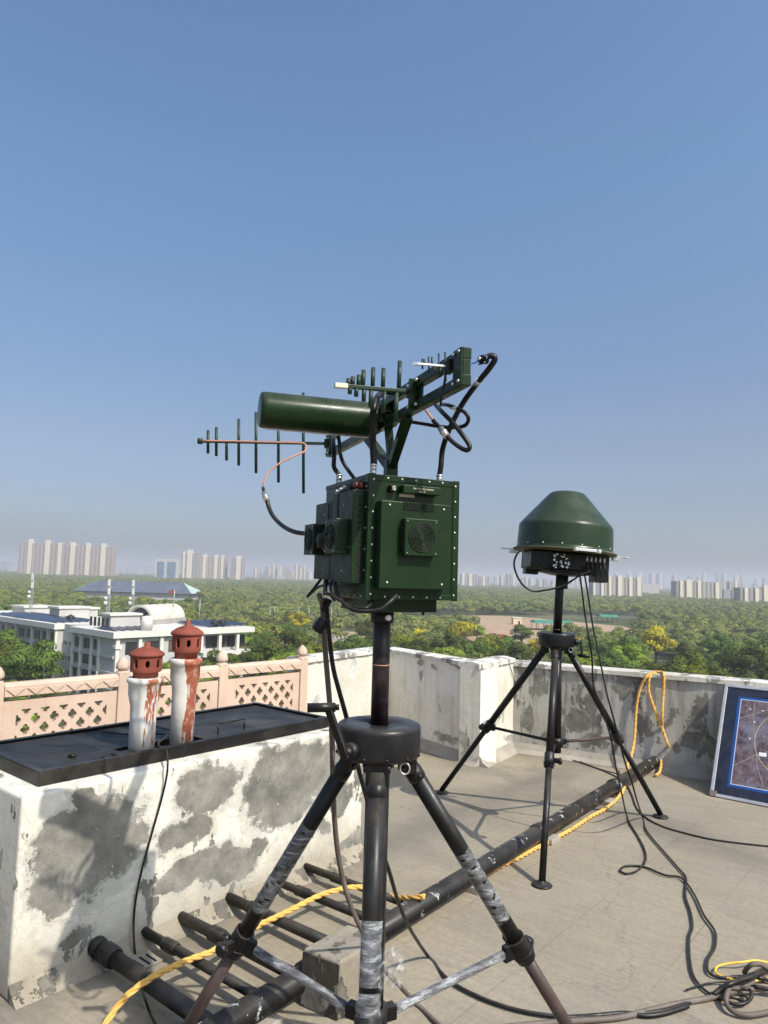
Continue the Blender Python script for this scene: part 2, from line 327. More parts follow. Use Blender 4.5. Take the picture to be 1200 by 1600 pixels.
def m_rope(name, a, b):
    t = NT(name, .75, spec=.2); c = t.ramp(t.noise(120, 4, .6), [(.3, a), (.7, b)]); c = t.mix(t.ramp(t.noise(6, 5, .7), [(.5, 0.0), (.8, .45)]), c, (.35, .24, .09)); t.out('Base Color', c); t.bump(t.noise(300, 2), .3, .001); return t.m
M['rope'] = m_rope('orange_yellow_rope', (.58, .31, .07), (.80, .48, .14))
M['yellow_cable'] = simple('yellow_cable_sheath', (.80, .50, .05), .45)
# ---------------------------------------------------------------- the roof itself
floor = MB(); gx = 44
FX0, FX1, FY0, FY1 = -9, 9, -6, 9
# roof outline follows the parapet walls
W1a = V((-.655, 6.36, 0)); W12 = pz(608, 1145, 0).xy.to_3d(); 
W12 = V((.06, 7.45, 0)); W23 = V((.885, 6.30, 0)); W34 = V((1.36, 6.98, 0)); W34 = W23 + V((.836, .0, 0)).lerp(V((0, 0, 0)), 1) + V((.50, .76, 0)) * .8
W4b = V((4.6, 5.18, 0))
RAIL0 = W1a; RAILD = V((-.682, -.731, 0)).normalized()
rail_end = RAIL0 + RAILD * 8
outline = [(-9, -5), (9, -5), (9, 3.3), W4b.to_tuple()[:2], (W34.x, W34.y), (W23.x, W23.y), (W12.x, W12.y), (W1a.x, W1a.y), (rail_end.x, rail_end.y), (-9, 0)]
floor.prism([(x, y, -.25) for x, y in outline], (0, 0, .25))
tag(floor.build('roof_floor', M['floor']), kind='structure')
# the building under our roof
base = MB(); base.prism([(x * 1.0, y * 1.0, -27) for x, y in outline], (0, 0, 26.74)); 
bo = thing('house_block', (0, 0, -26), 'tall building whose flat concrete roof is stood on', 'building'); base.build('wall', M['cement'], bo)
# parapet walls
def parapet(a, b, h, th, label, m, patches=None, ext0=0, ext1=0, fillet=True):
    a, b = V(a), V(b); d = (b - a).normalized(); n = V((-d.y, d.x, 0))      # n points outwards (away from the roof centre)
    if n.dot((a + b) / 2 - V((0, 3, 0))) < 0: n = -n
    t = thing('parapet_wall', (a + b) / 2, label, 'wall')
    MB().par(a - d * ext0, (b - a) + d * (ext0 + ext1), n * th, V((0, 0, h))).build('wall_body', m, t)
    q = MB(); N = 26; L = (b - a).length; P = []
    rr = random.Random(int(h * 1000) + N)
    for i in range(N + 1):
        s = -ext0 + (L + ext0 + ext1) * i / N; c = a + d * s; j = rr.uniform(-.005, .005)
        P.append([c - n * (.022 + j) + V((0, 0, h + .001)), c - n * (.02 + j) + V((0, 0, h + .038 + j)), c + n * (th * .5) + V((0, 0, h + .052)), c + n * (th + .02) + V((0, 0, h + .035)), c + n * (th + .02) + V((0, 0, h + .001))])
    vs = [p for r in P for p in r]; fs = [(i * 5 + k, i * 5 + k + 1, (i + 1) * 5 + k + 1, (i + 1) * 5 + k) for i in range(N) for k in range(4)] + [(i * 5 + 4, i * 5, (i + 1) * 5, (i + 1) * 5 + 4) for i in range(N)]
    fs += [(0, 4, 3, 2, 1), tuple(N * 5 + k for k in range(5))]
    q.add(vs, fs); q.build('coping', M['copings'], t, fix=True)
    if fillet:
        e = MB(); hh = .085; ww = .085; e0 = a + d * 0; e.prism([e0 + V((0, 0, .002)), e0 - n * ww + V((0, 0, .002)), e0 - n * (ww * .35) + V((0, 0, hh * .4)), e0 - n * .001 + V((0, 0, hh))], b - a)
        e.build('cement_fillet', M['cement'], t)
    return t
def face_patches(lst, P0, n, dirv):
    out = []
    for (x, y, rx, ry) in lst:
        c = pp(x, y, P0, n); l = pp(x - rx, y, P0, n); r = pp(x + rx, y, P0, n); u = pp(x, y - ry, P0, n)
        out.append(((c - V(P0)).dot(V(dirv)), c.z, abs((r - l).dot(V(dirv))) / 2, abs(u.z - c.z)))
    return out
def wallmat(name, a, b, px, **k):
    d = (b - a).normalized(); n = V((-d.y, d.x, 0)); return m_plaster(name, face_patches(px, a, n, d), a, d, **k)
m1 = wallmat('lime_wash_sunlit', W1a, W12, [(553, 1040, 8, 14), (495, 1095, 12, 8)], base=(0.666, 0.639, 0.558), grey=(.5, .49, .44), streak=.1, th=1.12)
m2 = wallmat('lime_wash_shade_lifted', W12, W23, [(660, 1036, 9, 7), (715, 1043, 12, 9), (680, 1045, 6, 4), (700, 1155, 26, 9), (745, 1130, 8, 12)], base=(.76, .735, .67), grey=(.34, .33, .29), streak=.35, th=1.04)  # shaded wall: base colour painted whiter to make up for the missing light
m3 = wallmat('lime_wash_corner', W23, W34, [(800, 1150, 10, 8), (765, 1095, 5, 8)], base=(0.702, 0.666, 0.576), grey=(.4, .38, .33), streak=.3, th=1.0)
m4 = wallmat('stained_lime_wash', W34, W4b, [(905, 1128, 26, 26), (870, 1110, 14, 30), (1008, 1135, 9, 26), (1080, 1155, 16, 18), (860, 1150, 20, 12), (930, 1160, 26, 12), (1060, 1165, 12, 12), (840, 1075, 12, 10), (985, 1095, 6, 20)], base=(0.450, 0.436, 0.396), grey=(.19, .18, .155), streak=.7, th=.90, seed=3)
parapet(W1a, W12, .83, .20, 'cream washed parapet wall between the pink balustrade and the mast', m1)
parapet(W12, W23, .83, .20, 'shaded grey-white parapet wall running from the mast to the projecting corner', m2, ext0=.0)
parapet(W23, W34, .83, .20, 'short sunlit return of the parapet behind the far tripod', m3, ext0=.0)
parapet(W34, W4b, .79, .20, 'grey mould-stained parapet wall behind the board and the hanging rope', m4, ext0=.0)
# ---------------------------------------------------------------- plinth (masonry shaft) with metal hatch and two vents
B0 = KA; B1 = KA + BA * KLEN; TH = .80
px = [(148, 1325, 75, 85), (95, 1390, 50, 45), (330, 1235, 52, 36), (285, 1300, 45, 22), (300, 1365, 50, 24), (360, 1350, 45, 24), (415, 1235, 26, 60), (470, 1205, 62, 46), (440, 1255, 50, 42), (130, 1245, 20, 18), (95, 1300, 30, 30), (535, 1245, 18, 22), (505, 1300, 14, 14), (120, 1460, 24, 12), (405, 1320, 20, 12), (250, 1580, 60, 8), (550, 1320, 26, 12)]
mb = m_plaster('peeling_lime_wash', face_patches([(x, y, rx * 1.26, ry * 1.26) for x, y, rx, ry in px], KA, BN, BA), KA, BA, base=(0.720, 0.689, 0.599), grey=(.225, .215, .185), streak=.12, low=.85, seed=5, th=1.0)
pl = thing('masonry_plinth', KA + BA * 1 - BN * .4, 'low masonry plinth with peeling white wash under the black metal hatch', 'plinth')
b = MB(); b.par(B0 - BN * TH, BN * TH, BA * KLEN, V((0, 0, KZ))); b.build('plinth_body', mb, pl, bevel=.012, seg=3)
b = MB(); e = B0 + BN * .001
b.prism([e + V((0, 0, .001)), e + BN * .07 + V((0, 0, .001)), e + BN * .02 + V((0, 0, .035)), e + V((0, 0, .06))], BA * KLEN); b.build('cement_skirt', m_plaster('stained_skirt', [], (0, 0, 0), (1, 0, 0), base=(.33, .29, .225), grey=(.16, .145, .12), streak=.4, th=.92), pl)
ht = thing('metal_hatch', B0 + BA * 1 - BN * .3 + V((0, 0, KZ)), 'black sheet metal hatch lying over the plinth around the two vent pipes', 'hatch')
H0 = V((-1.337, 2.905, 0)) + BN * .0; HL = 1.65; HW = .64; zt = KZ + .004
hz = V((0, 0, 1)); rim = MB(); rh = .052; rt = .006
rim.par(H0 + hz * zt, BA * HL, -BN * rt, hz * rh); rim.par(H0 - BN * (HW - rt) + hz * zt, BA * HL, -BN * rt, hz * rh)
rim.par(H0 - BN * rt + hz * zt, BA * rt, -BN * (HW - 2 * rt), hz * rh); rim.par(H0 - BN * rt + BA * (HL - rt) + hz * zt, BA * rt, -BN * (HW - 2 * rt), hz * rh)
rim.par(H0 + hz * (zt + rh + .001), BA * HL, -BN * .03, hz * .003); rim.par(H0 - BN * (HW - .03) + hz * (zt + rh + .001), BA * HL, -BN * .03, hz * .003)
rim.par(H0 - BN * .031 + hz * (zt + rh + .001), BA * .03, -BN * (HW - .062), hz * .003); rim.par(H0 - BN * .031 + BA * (HL - .03) + hz * (zt + rh + .001), BA * .03, -BN * (HW - .062), hz * .003)
rim.build('rim', M['hatch_rim'], ht, bevel=.0015)
VA = pp(221, 1165, H0 - BN * .115, BN); VA = V((VA.x, VA.y, 0)); VB = pp(284, 1152, H0 - BN * .115, BN); VB = V((VB.x, VB.y, 0))
sa = (VA - H0).dot(BA); sb = (VB - H0).dot(BA)
def sheet(s0, s1, w0, w1, z, m, name='cover_sheet'):
    q = MB(); q.par(H0 + BA * s0 - BN * w0 + hz * z, BA * (s1 - s0), -BN * (w1 - w0), hz * .005); return q.build(name, m, ht, bevel=.0015)
zs = zt + rh - .012
sheet(.035, sa - .10, .033, HW - .033, zs, M['hatch']); sheet(sb + .10, HL - .035, .033, HW - .033, zs, M['hatch'])
sheet(sa - .095, sb + .095, .20, HW - .033, zs - .004, M['hatch'])
sheet(sa - .16, sa - .06, .033, .10, zs + .007, M['hatch'], 'patch_sheet')
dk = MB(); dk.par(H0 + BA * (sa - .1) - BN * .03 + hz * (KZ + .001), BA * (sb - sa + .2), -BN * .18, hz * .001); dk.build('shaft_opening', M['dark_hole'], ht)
hd = MB(); hp = [H0 + BA * (sb + .22) - BN * .12 + hz * (zs + .005)]; hp += [hp[0] + hz * .05, hp[0] + BA * .17 + hz * .05, hp[0] + BA * .17]
hd.tube([hp[0], hp[1]], .004, 8, k=1); hd.tube([hp[1], hp[2]], .004, 8, k=1); hd.tube([hp[2], hp[3]], .004, 8, k=1); hd.build('handle', M['hatch_rim'], ht)
for (s, w_, r_) in ((.22, .17, .016), (.50, .08, .007), (.3, .055, .008), (.26, .04, .009)):
    st = MB(); c = H0 + BA * s - BN * w_ + hz * (zs + .012); st.sphere(c, r_, 10, 6, (1.2, 1, .65))
    tag(st.build('bitumen_lump', M['hatch_rim']), {.016: 'largest dark lump on the left end of the metal hatch', .007: 'smallest dark pellet on the hatch near the left vent', .008: 'small dark lump by the hatch rim, right of another', .009: 'flat dark lump close to the near hatch corner'}[r_], 'lump')
def vent(P, zc, zcap, r, label, m, capr):
    t = thing('vent_pipe', P + hz * KZ, label, 'vent pipe')
    k = zc - KZ
    p = MB(); p.lathe([(0, .004), (r, .004), (r * 1.02, k * .55), (r * 1.04, k * .66), (r * 1.26, k * .80), (r * 1.28, k * .93), (r * 1.42, k * .945), (r * 1.42, k * .985), (r * 1.3, k), (r * .9, k), (0, k)], 36, P + hz * KZ); p.build('stack', m, t)
    H = zcap - zc; c = MB(); cr = capr
    # pierced terracotta drum: outer shell with oval openings cut by boolean-free facets
    c.lathe([(cr * .78, .0), (cr * .80, H * .14), (cr * .98, H * .18), (cr * .98, H * .20)], 40, P + hz * zc)
    n = 96; rows = 26; z0 = H * .20; z1 = H * .60; vs = []; fs = []
    for i in range(n):
        a = 2 * math.pi * i / n
        for j in range(rows + 1): vs.append(P + hz * (zc + z0 + (z1 - z0) * j / rows) + V((math.cos(a), math.sin(a), 0)) * cr * (.98 + .03 * j / rows))
    for i in range(n):
        for j in range(rows):
            u = ((i + .5) % 12 - 6) / 2.15; v_ = (j + .5 - rows * .52) / (rows * (.33 if (i // 12) % 2 else .25))
            if u * u + v_ * v_ < 1: continue
            k2 = (i + 1) % n; fs.append((i * (rows + 1) + j, k2 * (rows + 1) + j, k2 * (rows + 1) + j + 1, i * (rows + 1) + j + 1))
    c.add(vs, fs, True)
    c.lathe([(cr * 1.01, H * .60), (cr * 1.12, H * .62), (cr * 1.13, H * .66), (cr * 1.08, H * .70), (cr * .7, H * .80), (cr * .28, H * .86), (cr * .2, H * .88), (cr * .2, H * .96), (cr * .14, H), (0, H)], 40, P + hz * zc)
    o = c.build('cap', M['terra'], t); q = o.modifiers.new('thick', 'SOLIDIFY'); q.thickness = .009; q.offset = -1
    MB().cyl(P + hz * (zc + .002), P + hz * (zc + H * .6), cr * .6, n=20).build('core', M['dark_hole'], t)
zA = at(228, 1058, VA.y).z; zAt = at(231, 1003, VA.y).z; zB = at(290, 1028, VB.y).z; zBt = at(291, 969, VB.y).z
M['chim_a'] = m_chimney('flaking_white_vent_rust_stained', (.9, -.2, 0), .80, VA)
M['chim_b'] = m_chimney('flaking_white_vent_red_primer', (.9, -.3, 0), .50, VB)
vent(VA, zA, zAt, .058, 'shorter flaking white vent pipe with a red pierced cap, left of the pair', M['chim_a'], .072)
vent(VB, zB, zBt, .056, 'taller white vent pipe with red streaks and a red pierced cap', M['chim_b'], .070)
# ---------------------------------------------------------------- pink sandstone balustrade
def rail_bay(i, s0, s1, label):
    a = RAIL0 + RAILD * s0; b_ = RAIL0 + RAILD * s1; n = V((RAILD.y, -RAILD.x, 0)); L = s1 - s0
    t = thing('stone_railing', (a + b_) / 2, label, 'railing', 'carved stone panels of the balustrade')
    th = .05
    top = MB(); zr = .872
    top.prism([a - n * .045 + hz * (zr - .085), a - n * .045 + hz * (zr - .02), a - n * .02 + hz * zr, a + n * .02 + hz * zr, a + n * .045 + hz * (zr - .02), a + n * .045 + hz * (zr - .085)], b_ - a)
    # zig-zag relief band under the hand rail
    N = 6
    for sg in (-1, 1):
        for k in range(N):
            p0 = a + RAILD * (L * (k + .04) / N) + n * sg * .0452; p1 = a + RAILD * (L * (k + .96) / N) + n * sg * .0452; pm = (p0 + p1) / 2
            top.prism([p0 + hz * (zr - .036), p1 + hz * (zr - .036), pm + hz * (zr - .083)], n * sg * .008)
    top.build('hand_rail', M['pink'], t, bevel=.003)
    # panel with quatrefoil piercings: grid mesh with cells removed, then solidified
    pn = MB(); z0, z1 = .03, .757; nx, nz = 170, 130; vs = []; fs = []; keep = []
    for ix in range(nx + 1):
        for iz in range(nz + 1): vs.append(a + RAILD * (L * ix / nx) + hz * (z0 + (z1 - z0) * iz / nz))
    x0, x1, zz0, zz1 = .070, L - .085, .31, .70; cw = (x1 - x0) / 5.0; ch = .128
    for ix in range(nx):
        for iz in range(nz):
            X = L * (ix + .5) / nx; Z = z0 + (z1 - z0) * (iz + .5) / nz; hole = False
            if x0 < X < x1 and zz0 < Z < zz1:
                row = round((zz1 - Z) / (ch * .5)); 
                for rw in (row - 1, row, row + 1):
                    if rw < 0: continue
                    cz = zz1 - rw * ch * .5; ox = x0 + (cw * .5 if rw % 2 == 0 else 0); ci = round((X - ox) / cw); cx = ox + ci * cw
                    ux, uz = (X - cx) / (cw * .5), (Z - cz) / (ch * .5)
                    q = cw * .0
                    for (qx, qz) in ((.25, 0), (-.25, 0), (0, .27), (0, -.27)):
                        if ((ux - qx) / .235) ** 2 + ((uz - qz) / .26) ** 2 < 1: hole = True
                    if abs(ux) < .2 and abs(uz) < .2: hole = True
            if not hole: q = nz + 1; fs.append((ix * q + iz, (ix + 1) * q + iz, (ix + 1) * q + iz + 1, ix * q + iz + 1))
    pn.add(vs, fs); o = pn.build('pierced_panel', M['pink'], t); q = o.modifiers.new('thick', 'SOLIDIFY'); q.thickness = th; q.offset = 0
    return t
def rail_post(s, label):
    c = RAIL0 + RAILD * s; t = thing('railing_post', c, label, 'post', 'posts of the pink balustrade'); n = V((RAILD.y, -RAILD.x, 0))
    p = MB(); p.box(c + hz * .438, .082, .082, .875, RAILD, n, hz); p.build('shaft', M['pink'], t, bevel=.004)
    p = MB(); nn = 32
    prof = [(.044, .8755), (.044, .886), (.029, .890), (.029, .896), (.041, .902), (.045, .918), (.040, .942), (.025, .968), (.006, .986), (0, .987)]
    x, y = RAILD, n
    vs = []; fs = []
    for i in range(nn):
        a = 2 * math.pi * i / nn; fl = 1 + .07 * abs(math.sin(4 * a))
        vs += [c + (x * math.cos(a) + y * math.sin(a)) * r_ * (fl if h > .90 else 1) + hz * h for r_, h in prof]
    m_ = len(prof)
    for i in range(nn):
        j = (i + 1) % nn
        for k in range(m_ - 1): fs.append((i * m_ + k, j * m_ + k, j * m_ + k + 1, i * m_ + k + 1))
    p.add(vs, fs, True); p.build('bud_finial', M['pink'], t, fix=True)
SP = .832; lab = ['pink post with bud finial touching the white parapet', 'pink post between the crank handle side panel and the tall vent', 'pink post half hidden behind the shorter vent', 'pink post cut by the left edge of the view', 'pink post beyond the left edge of the view']
lb2 = ['pierced pink stone panel nearest the white parapet', 'pierced pink stone panel partly behind the two vents', 'pierced pink stone panel at the left edge behind the hatch', 'pierced pink stone panel out past the left edge']
for i in range(5):
    rail_post(.04 + SP * i, lab[i])
    if i < 4: rail_bay(i, .04 + SP * i + .043, .04 + SP * (i + 1) - .043, lb2[i])
# ---------------------------------------------------------------- tripods
def knob(mb, c, d, r=.016, h=.018):
    d = V(d).normalized(); x, y, _ = frame(d)
    mb.cyl(V(c), V(c) + d * h * .8, r * .4, n=10); mb.lathe([(0, h * .7), (r * .8, h * .7), (r, h), (r, h * 1.6), (r * .8, h * 1.9), (0, h * 1.9)], 14, V(c), d)
    for k in range(5):
        a = 2 * math.pi * k / 5; mb.sphere(V(c) + d * h * 1.3 + (x * math.cos(a) + y * math.sin(a)) * r * .95, r * .32, 8, 5)
def sleeve(a, b, r, seed, parent, name='film_wrap', m=None, wob=.10):
    a, b = V(a), V(b); L = (b - a).length; n = 28; rows = max(6, int(L / .007)); x, y, d = frame(b - a); rg = random.Random(seed); vs = []; fs = []
    ph = [rg.uniform(0, 6.28) for _ in range(8)]
    for j in range(rows + 1):
        for i in range(n):
            t = 2 * math.pi * i / n; h = j / rows * L
            k = 1 + wob * .6 * (.5 * math.sin(h * 210 + 2 * t + ph[0]) * math.sin(t + ph[1]) + .4 * math.sin(h * 95 - 3 * t + ph[2]) + .35 * math.sin(h * 330 + ph[3] + t)) + rg.uniform(-.02, .02)
            vs.append(a + d * h + (x * math.cos(t) + y * math.sin(t)) * r * k)
    for j in range(rows):
        for i in range(n): q = (i + 1) % n; fs.append((j * n + i, j * n + q, (j + 1) * n + q, (j + 1) * n + i))
    return MB().add(vs, fs, True).build(name, m or M['film'], parent)
def tripod(label, ctr, feet, hz0, hz1, hr, legr, lowr, zc, mast_top, mr, colr, lean, crankdir, film=False, lowm=None, mastm=None, zcol=.50):
    c = V((ctr[0], ctr[1], 0)); t = thing('tripod', c, label, 'tripod'); Z = V((0, 0, 1)); ax = V(lean).normalized()
    hb = MB(); hb.lathe([(0, 0), (hr * .93, 0), (hr * .985, .004), (hr, .012), (hr, hz1 - hz0 - .012), (hr * .985, hz1 - hz0 - .003), (hr * .95, hz1 - hz0), (mr * 1.35, hz1 - hz0), (mr * 1.35, hz1 - hz0 - .02), (0, hz1 - hz0 - .02)], 56, c + Z * hz0)
    hub = hb.build('hub_drum', M['black_worn'], t)
    bl = MB()
    for k in range(12):
        a = 2 * math.pi * k / 12 + .2; bl.sphere(c + V((math.cos(a) * hr * 1.0, math.sin(a) * hr * 1.0, hz0 + .012)), .0045, 8, 5)
    bl.each('rim_bolt', M['black'], hub)
    flc = MB(); flc.lathe([(0, -.03), (colr * 1.35, -.03), (colr * 1.4, -.012), (hr * .62, -.010), (hr * .62, 0), (0, 0)], 24, c + Z * hz0)
    for k in range(6):
        a = math.pi * k / 3; flc.cyl(c + V((math.cos(a) * hr * .5, math.sin(a) * hr * .5, hz0 - .02)), c + V((math.cos(a) * hr * .5, math.sin(a) * hr * .5, hz0)), .007, n=8)
    flc.build('under_flange', M['black'], t)
    ms = MB(); ms.cyl(c + Z * (hz1 - .03), c + Z * (hz1 - .03) + ax * (mast_top - hz1 + .03), mr, n=28); mast = ms.build('mast', mastm or M['plum'], t)
    g = MB(); zr = hz1 + (.16 if film else .02); g.lathe([(mr, 0), (mr * 1.03, 0), (mr * 1.03, .003), (mr, .003)], 28, c + Z * zr + ax.xy.to_3d() * (zr - hz1)); g.build('index_ring', M['copper'], mast)
    col = MB(); col.cyl(c + Z * zcol, c + Z * hz0, colr, n=28); col.build('centre_column', M['black'], t)
    cl = MB(); cl.lathe([(colr, -.03), (colr * 1.35, -.028), (colr * 1.4, 0), (colr * 1.35, .028), (colr, .03)], 24, c + Z * zc)
    for f in feet:
        d = (V((f[0], f[1], 0)) - c).normalized(); cl.box(c + Z * zc + d * colr * 1.6, .04, .03, .035, d, V((-d.y, d.x, 0)), Z)
    cl.build('brace_collar', M['black'], t)
    for i, f in enumerate(feet):
        f = V((f[0], f[1], 0)); d = (f - c).normalized(); s = V((-d.y, d.x, 0)); top = c + d * hr * .80 + Z * (hz0 - .025); foot = f + Z * .022; ld = (foot - top).normalized()
        k = (top.z - (zc + (.13 if film and i == 2 else -.0 if False else .075 if film else 0))) / (top.z - foot.z); cp = top + (foot - top) * k
        lg = MB(); lr_ = legr; lg.cyl(top, cp, lr_, n=24); lg.lathe([(legr, 0), (legr * 1.08, .002), (legr * 1.08, .03), (legr, .032)], 24, top + ld * .03, ld); leg = lg.build('leg', M['black'], t)
        hg = MB(); hg.box(top - Z * .0 + d * .0, .03, legr * 2.5, .06, d, s, Z); hg.cyl(top + s * legr * 1.5 + Z * .012, top - s * legr * 1.5 + Z * .012, .012, n=12); 
        hg.sphere(top + ld * .05 - s * legr, .008, 8, 6); hg.build('hinge', M['black'], leg, bevel=.003)
        lo = MB(); lo.cyl(cp - ld * .04, foot, lowr, n=20); lo.build('lower_tube', lowm or M['black'], leg)
        q = MB(); q.cyl(cp - ld * .04, cp + ld * .045, legr * 1.28, n=20); q.cyl(cp + ld * .012, cp + ld * .03, legr * 1.42, n=20)
        inn = (c + Z * zc - cp).normalized(); q.box(cp + inn * legr * 1.5, .05, .022, .045, inn, s, Z)
        q.bar(cp + s * legr, cp + s * legr * 2.5 + d * .005, .022, .026); knob(q, cp + s * legr * 1.6 + d * .01, s, legr * .8, legr * .9); knob(q, cp + d * legr * .9 - s * .0, d * .8 + s * .5, legr * .7, legr * .8)
        q.build('leg_clamp', M['black'], leg, bevel=.002)
        br = MB(); p0 = cp + inn * (legr * 1.5 + .02); p1 = c + Z * zc + d * (colr * 1.6 + .018); br.cyl(p0, p1, lowr * (.55 if not film else .62), n=14); brace = br.build('brace', M['black'] if i != 1 or film else M['brown_tube'], t)
        ft = MB(); ft.cyl(foot + ld * .0 - ld * .02, f + Z * .02, lowr * .5, n=10); ft.lathe([(0, .0015), (.052, .0015), (.054, .006), (.046, .012), (.018, .016), (.014, .03), (0, .034)], 28, f); ft.build('foot_pad', M['black'], leg)
        if film:
            if i == 0: sleeve(top + ld * .24, cp - ld * .13, legr * 1.03, 3, leg)
            if i == 1: sleeve(top + ld * .33, cp - ld * .12, legr * 1.03, 4, leg)
            if i == 2: sleeve(top + (foot - top) * .30, top + (foot - top) * .42, legr * 1.12, 5, leg, wob=.14); sleeve(top + (foot - top) * .43, top + (foot - top) * .60, legr * 1.18, 9, leg, wob=.2)
            sleeve(p0 + (p1 - p0) * .02, p1, lowr * .66, 6 + i, brace, wob=.06)
    q = MB(); ch = c + Z * (hz0 + .35 * (hz1 - hz0)); a = V(crankdir[0]).normalized(); up = V(crankdir[1]).normalized(); ln = crankdir[2]; hl = crankdir[3]; out_ = V(crankdir[4]).normalized()
    p0 = ch + a * hr * .98; p1 = p0 + a * .036; q.cyl(p0, p1, .014, n=16); q.lathe([(0, 0), (.024, 0), (.024, .02), (0, .02)], 18, p0, a)
    ck = q.build('crank_axle', M['black'], t)
    q = MB(); p2 = p1 + up * ln; q.bar(p1 - up * .015, p2 + up * .01, .022, .011, up=a); q.build('crank_arm', M['black'], ck, bevel=.002)
    q = MB(); q.cyl(p2 - out_ * .02, p2 + out_ * hl, .0125, n=16); q.cyl(p2 - out_ * .03, p2 - out_ * .02, .008, n=10); q.build('crank_grip', M['black'], ck)
    rg = MB(); cc = c + V((hr * .62, -hr * .62, hz0 - .016)); rg.tube([cc + V((math.cos(x_) * .013, 0, math.sin(x_) * .015)) for x_ in [i_ * math.pi / 8 for i_ in range(17)]], .0022, 6, k=1, cap=False); rg.build('pull_ring', M['steel'], t)
    return t
Z = V((0, 0, 1))
N_C = at(593, 1160, 2.03); N_hz0 = at(595, 1196, 1.93).z; N_hz1 = at(595, 1143, 1.93).z
nx_, ny_ = at(592, 1150, 2.04).xy
R_ = .77
nf = [(nx_ - .660, ny_ + .37), (nx_ + .738, ny_ + .39), (nx_ - .012, ny_ - .50)]
tripod('near black tripod in the foreground, its legs partly wrapped in cling film', (nx_, ny_), nf, N_hz0, N_hz1, .117, .0242, .0195, .415, 1.545, .0245, .033, (.0, 0, 1), (V((-.75, -1, 0)), V((-.42, .15, 1)), .125, .055, V((-1, -.1, -.03))), film=True, lowm=M['brown_tube'], mastm=M['plum'], zcol=.33)
f1 = pz(690, 1239); f2 = pz(1032, 1277); f3 = pz(847, 1384)
fc = (f1 + f2 + f3) / 3; fxy = at(870, 1005, 4.74)
hzf0 = at(870, 1011, 4.66).z; hzf1 = at(870, 993, 4.62).z
LEAN = (.050, .0, 1)
tripod('far black tripod standing on round foot pads under the cone dome', (fxy.x, fxy.y), [f1[:2], f2[:2], f3[:2]], hzf0, hzf1 + .01, .118, .0225, .0185, .565, 1.73, .028, .032, LEAN, (V((1, -.35, 0)), V((.12, 0, -1)), .085, .05, V((1, -.4, 0))), mastm=M['black'], zcol=.50)
# loose flap of film on the near tripod
rg = random.Random(2); vs = []; fs = []; n = 16
for i in range(n + 1):
    for j in range(n + 1):
        P = at(600 + 34 * i / n - 8 * (j / n), 1478 + 66 * j / n + 5 * math.sin(i * .9), 1.74 + .05 * math.sin(j * .7 + i * .35) + .03 * i / n); vs.append(P + V([rg.uniform(-.003, .003) for _ in range(3)]))
for i in range(n):
    for j in range(n): fs.append((i * (n + 1) + j, (i + 1) * (n + 1) + j, (i + 1) * (n + 1) + j + 1, i * (n + 1) + j + 1))
fl = MB().add(vs, fs, True).build('plastic_film', M['film']); tag(fl, 'loose crumpled flap of clear cling film beside the wrapped front leg', 'plastic film')
# ---------------------------------------------------------------- equipment cabinet on the near mast
U = V((.911, .413, 0)).normalized(); W = V((-.413, .911, 0)).normalized(); K = V((-.041, 1.842, 1.542)); BW, BD, BH = .27, .33, .327
def L(a, b, c): return K + U * a + W * b + Z * c
cab = thing('equipment_cabinet', L(BW / 2, BD / 2, 0), 'dark green riveted metal cabinet with fans on top of the near tripod', 'cabinet')
b = MB(); b.par(L(0, 0, 0), U * BW, W * BD, Z * BH); body = b.build('body', M['green'], cab, bevel=.003)
b = MB(); e = .0015
for (a0, a1, c0, c1) in ((-e, .018, -e, BH + e), (BW - .018, BW + e, -e, BH + e)): b.par(L(a0, -.0022, c0), U * (a1 - a0), W * .0023, Z * (c1 - c0))
b.par(L(.0182, -.0022, BH - .016), U * (BW - .0364), W * .002, Z * .016); b.par(L(.0182, -.0022, 0), U * (BW - .0364), W * .002, Z * .014)
b.par(L(-.0022, .0002, -e), W * .018, U * .0022, Z * (BH + 2 * e)); b.par(L(-.0022, .0184, BH - .012), W * (BD - .02), U * .0021, Z * .0125)
b.build('edge_trim', M['green'], cab, bevel=.0008)
rv = MB()
def riv(c, d, r=.0034): rv.sphere(c, r, 8, 5, (1, 1, 1))
for k in range(8):
    c = .014 + (BH - .028) * k / 7; riv(L(.012, -.0024, c), -W); riv(L(BW - .012, -.0024, c), -W)
for k in range(1, 6): a = .012 + (BW - .024) * k / 6; riv(L(a, -.0024, BH - .008), -W); riv(L(a, -.0024, .008), -W)
for k in range(1, 6): riv(L(-.0024, .012 + .02 * 0, .02 + .055 * k), -U, .0022)
for k in range(7): riv(L(-.0005, .03 + .045 * k, .008), -U, .0022)
rv.each('rivet', M['steel'], cab)
PP = .034
b = MB(); b.par(L(.022, -PP, .030), U * .205, W * PP, Z * .226); pnl = b.build('front_panel', M['green'], cab, bevel=.002)
b = MB()
for (a, c) in ((.045, .245), (.205, .243), (.043, .045), (.203, .043)): b.sphere(L(a, -PP - .0006, c), .0036, 10, 6)
b.each('panel_screw', M['steel'], pnl)
b = MB(); b.par(L(.084, -PP - .0008, .2375), U * .092, W * .002, Z * .0175); b.build('vent_recess', M['dark_hole'], pnl)
b = MB()
for k in range(16): b.par(L(.0855 + .0057 * k, -PP - .0024, .238), U * .0022 + W * .0015, W * .0015, Z * .017)
b.par(L(.084, -PP - .003, .2360), U * .092, W * .003, Z * .0014); b.build('vent_louvres', M['green'], pnl)
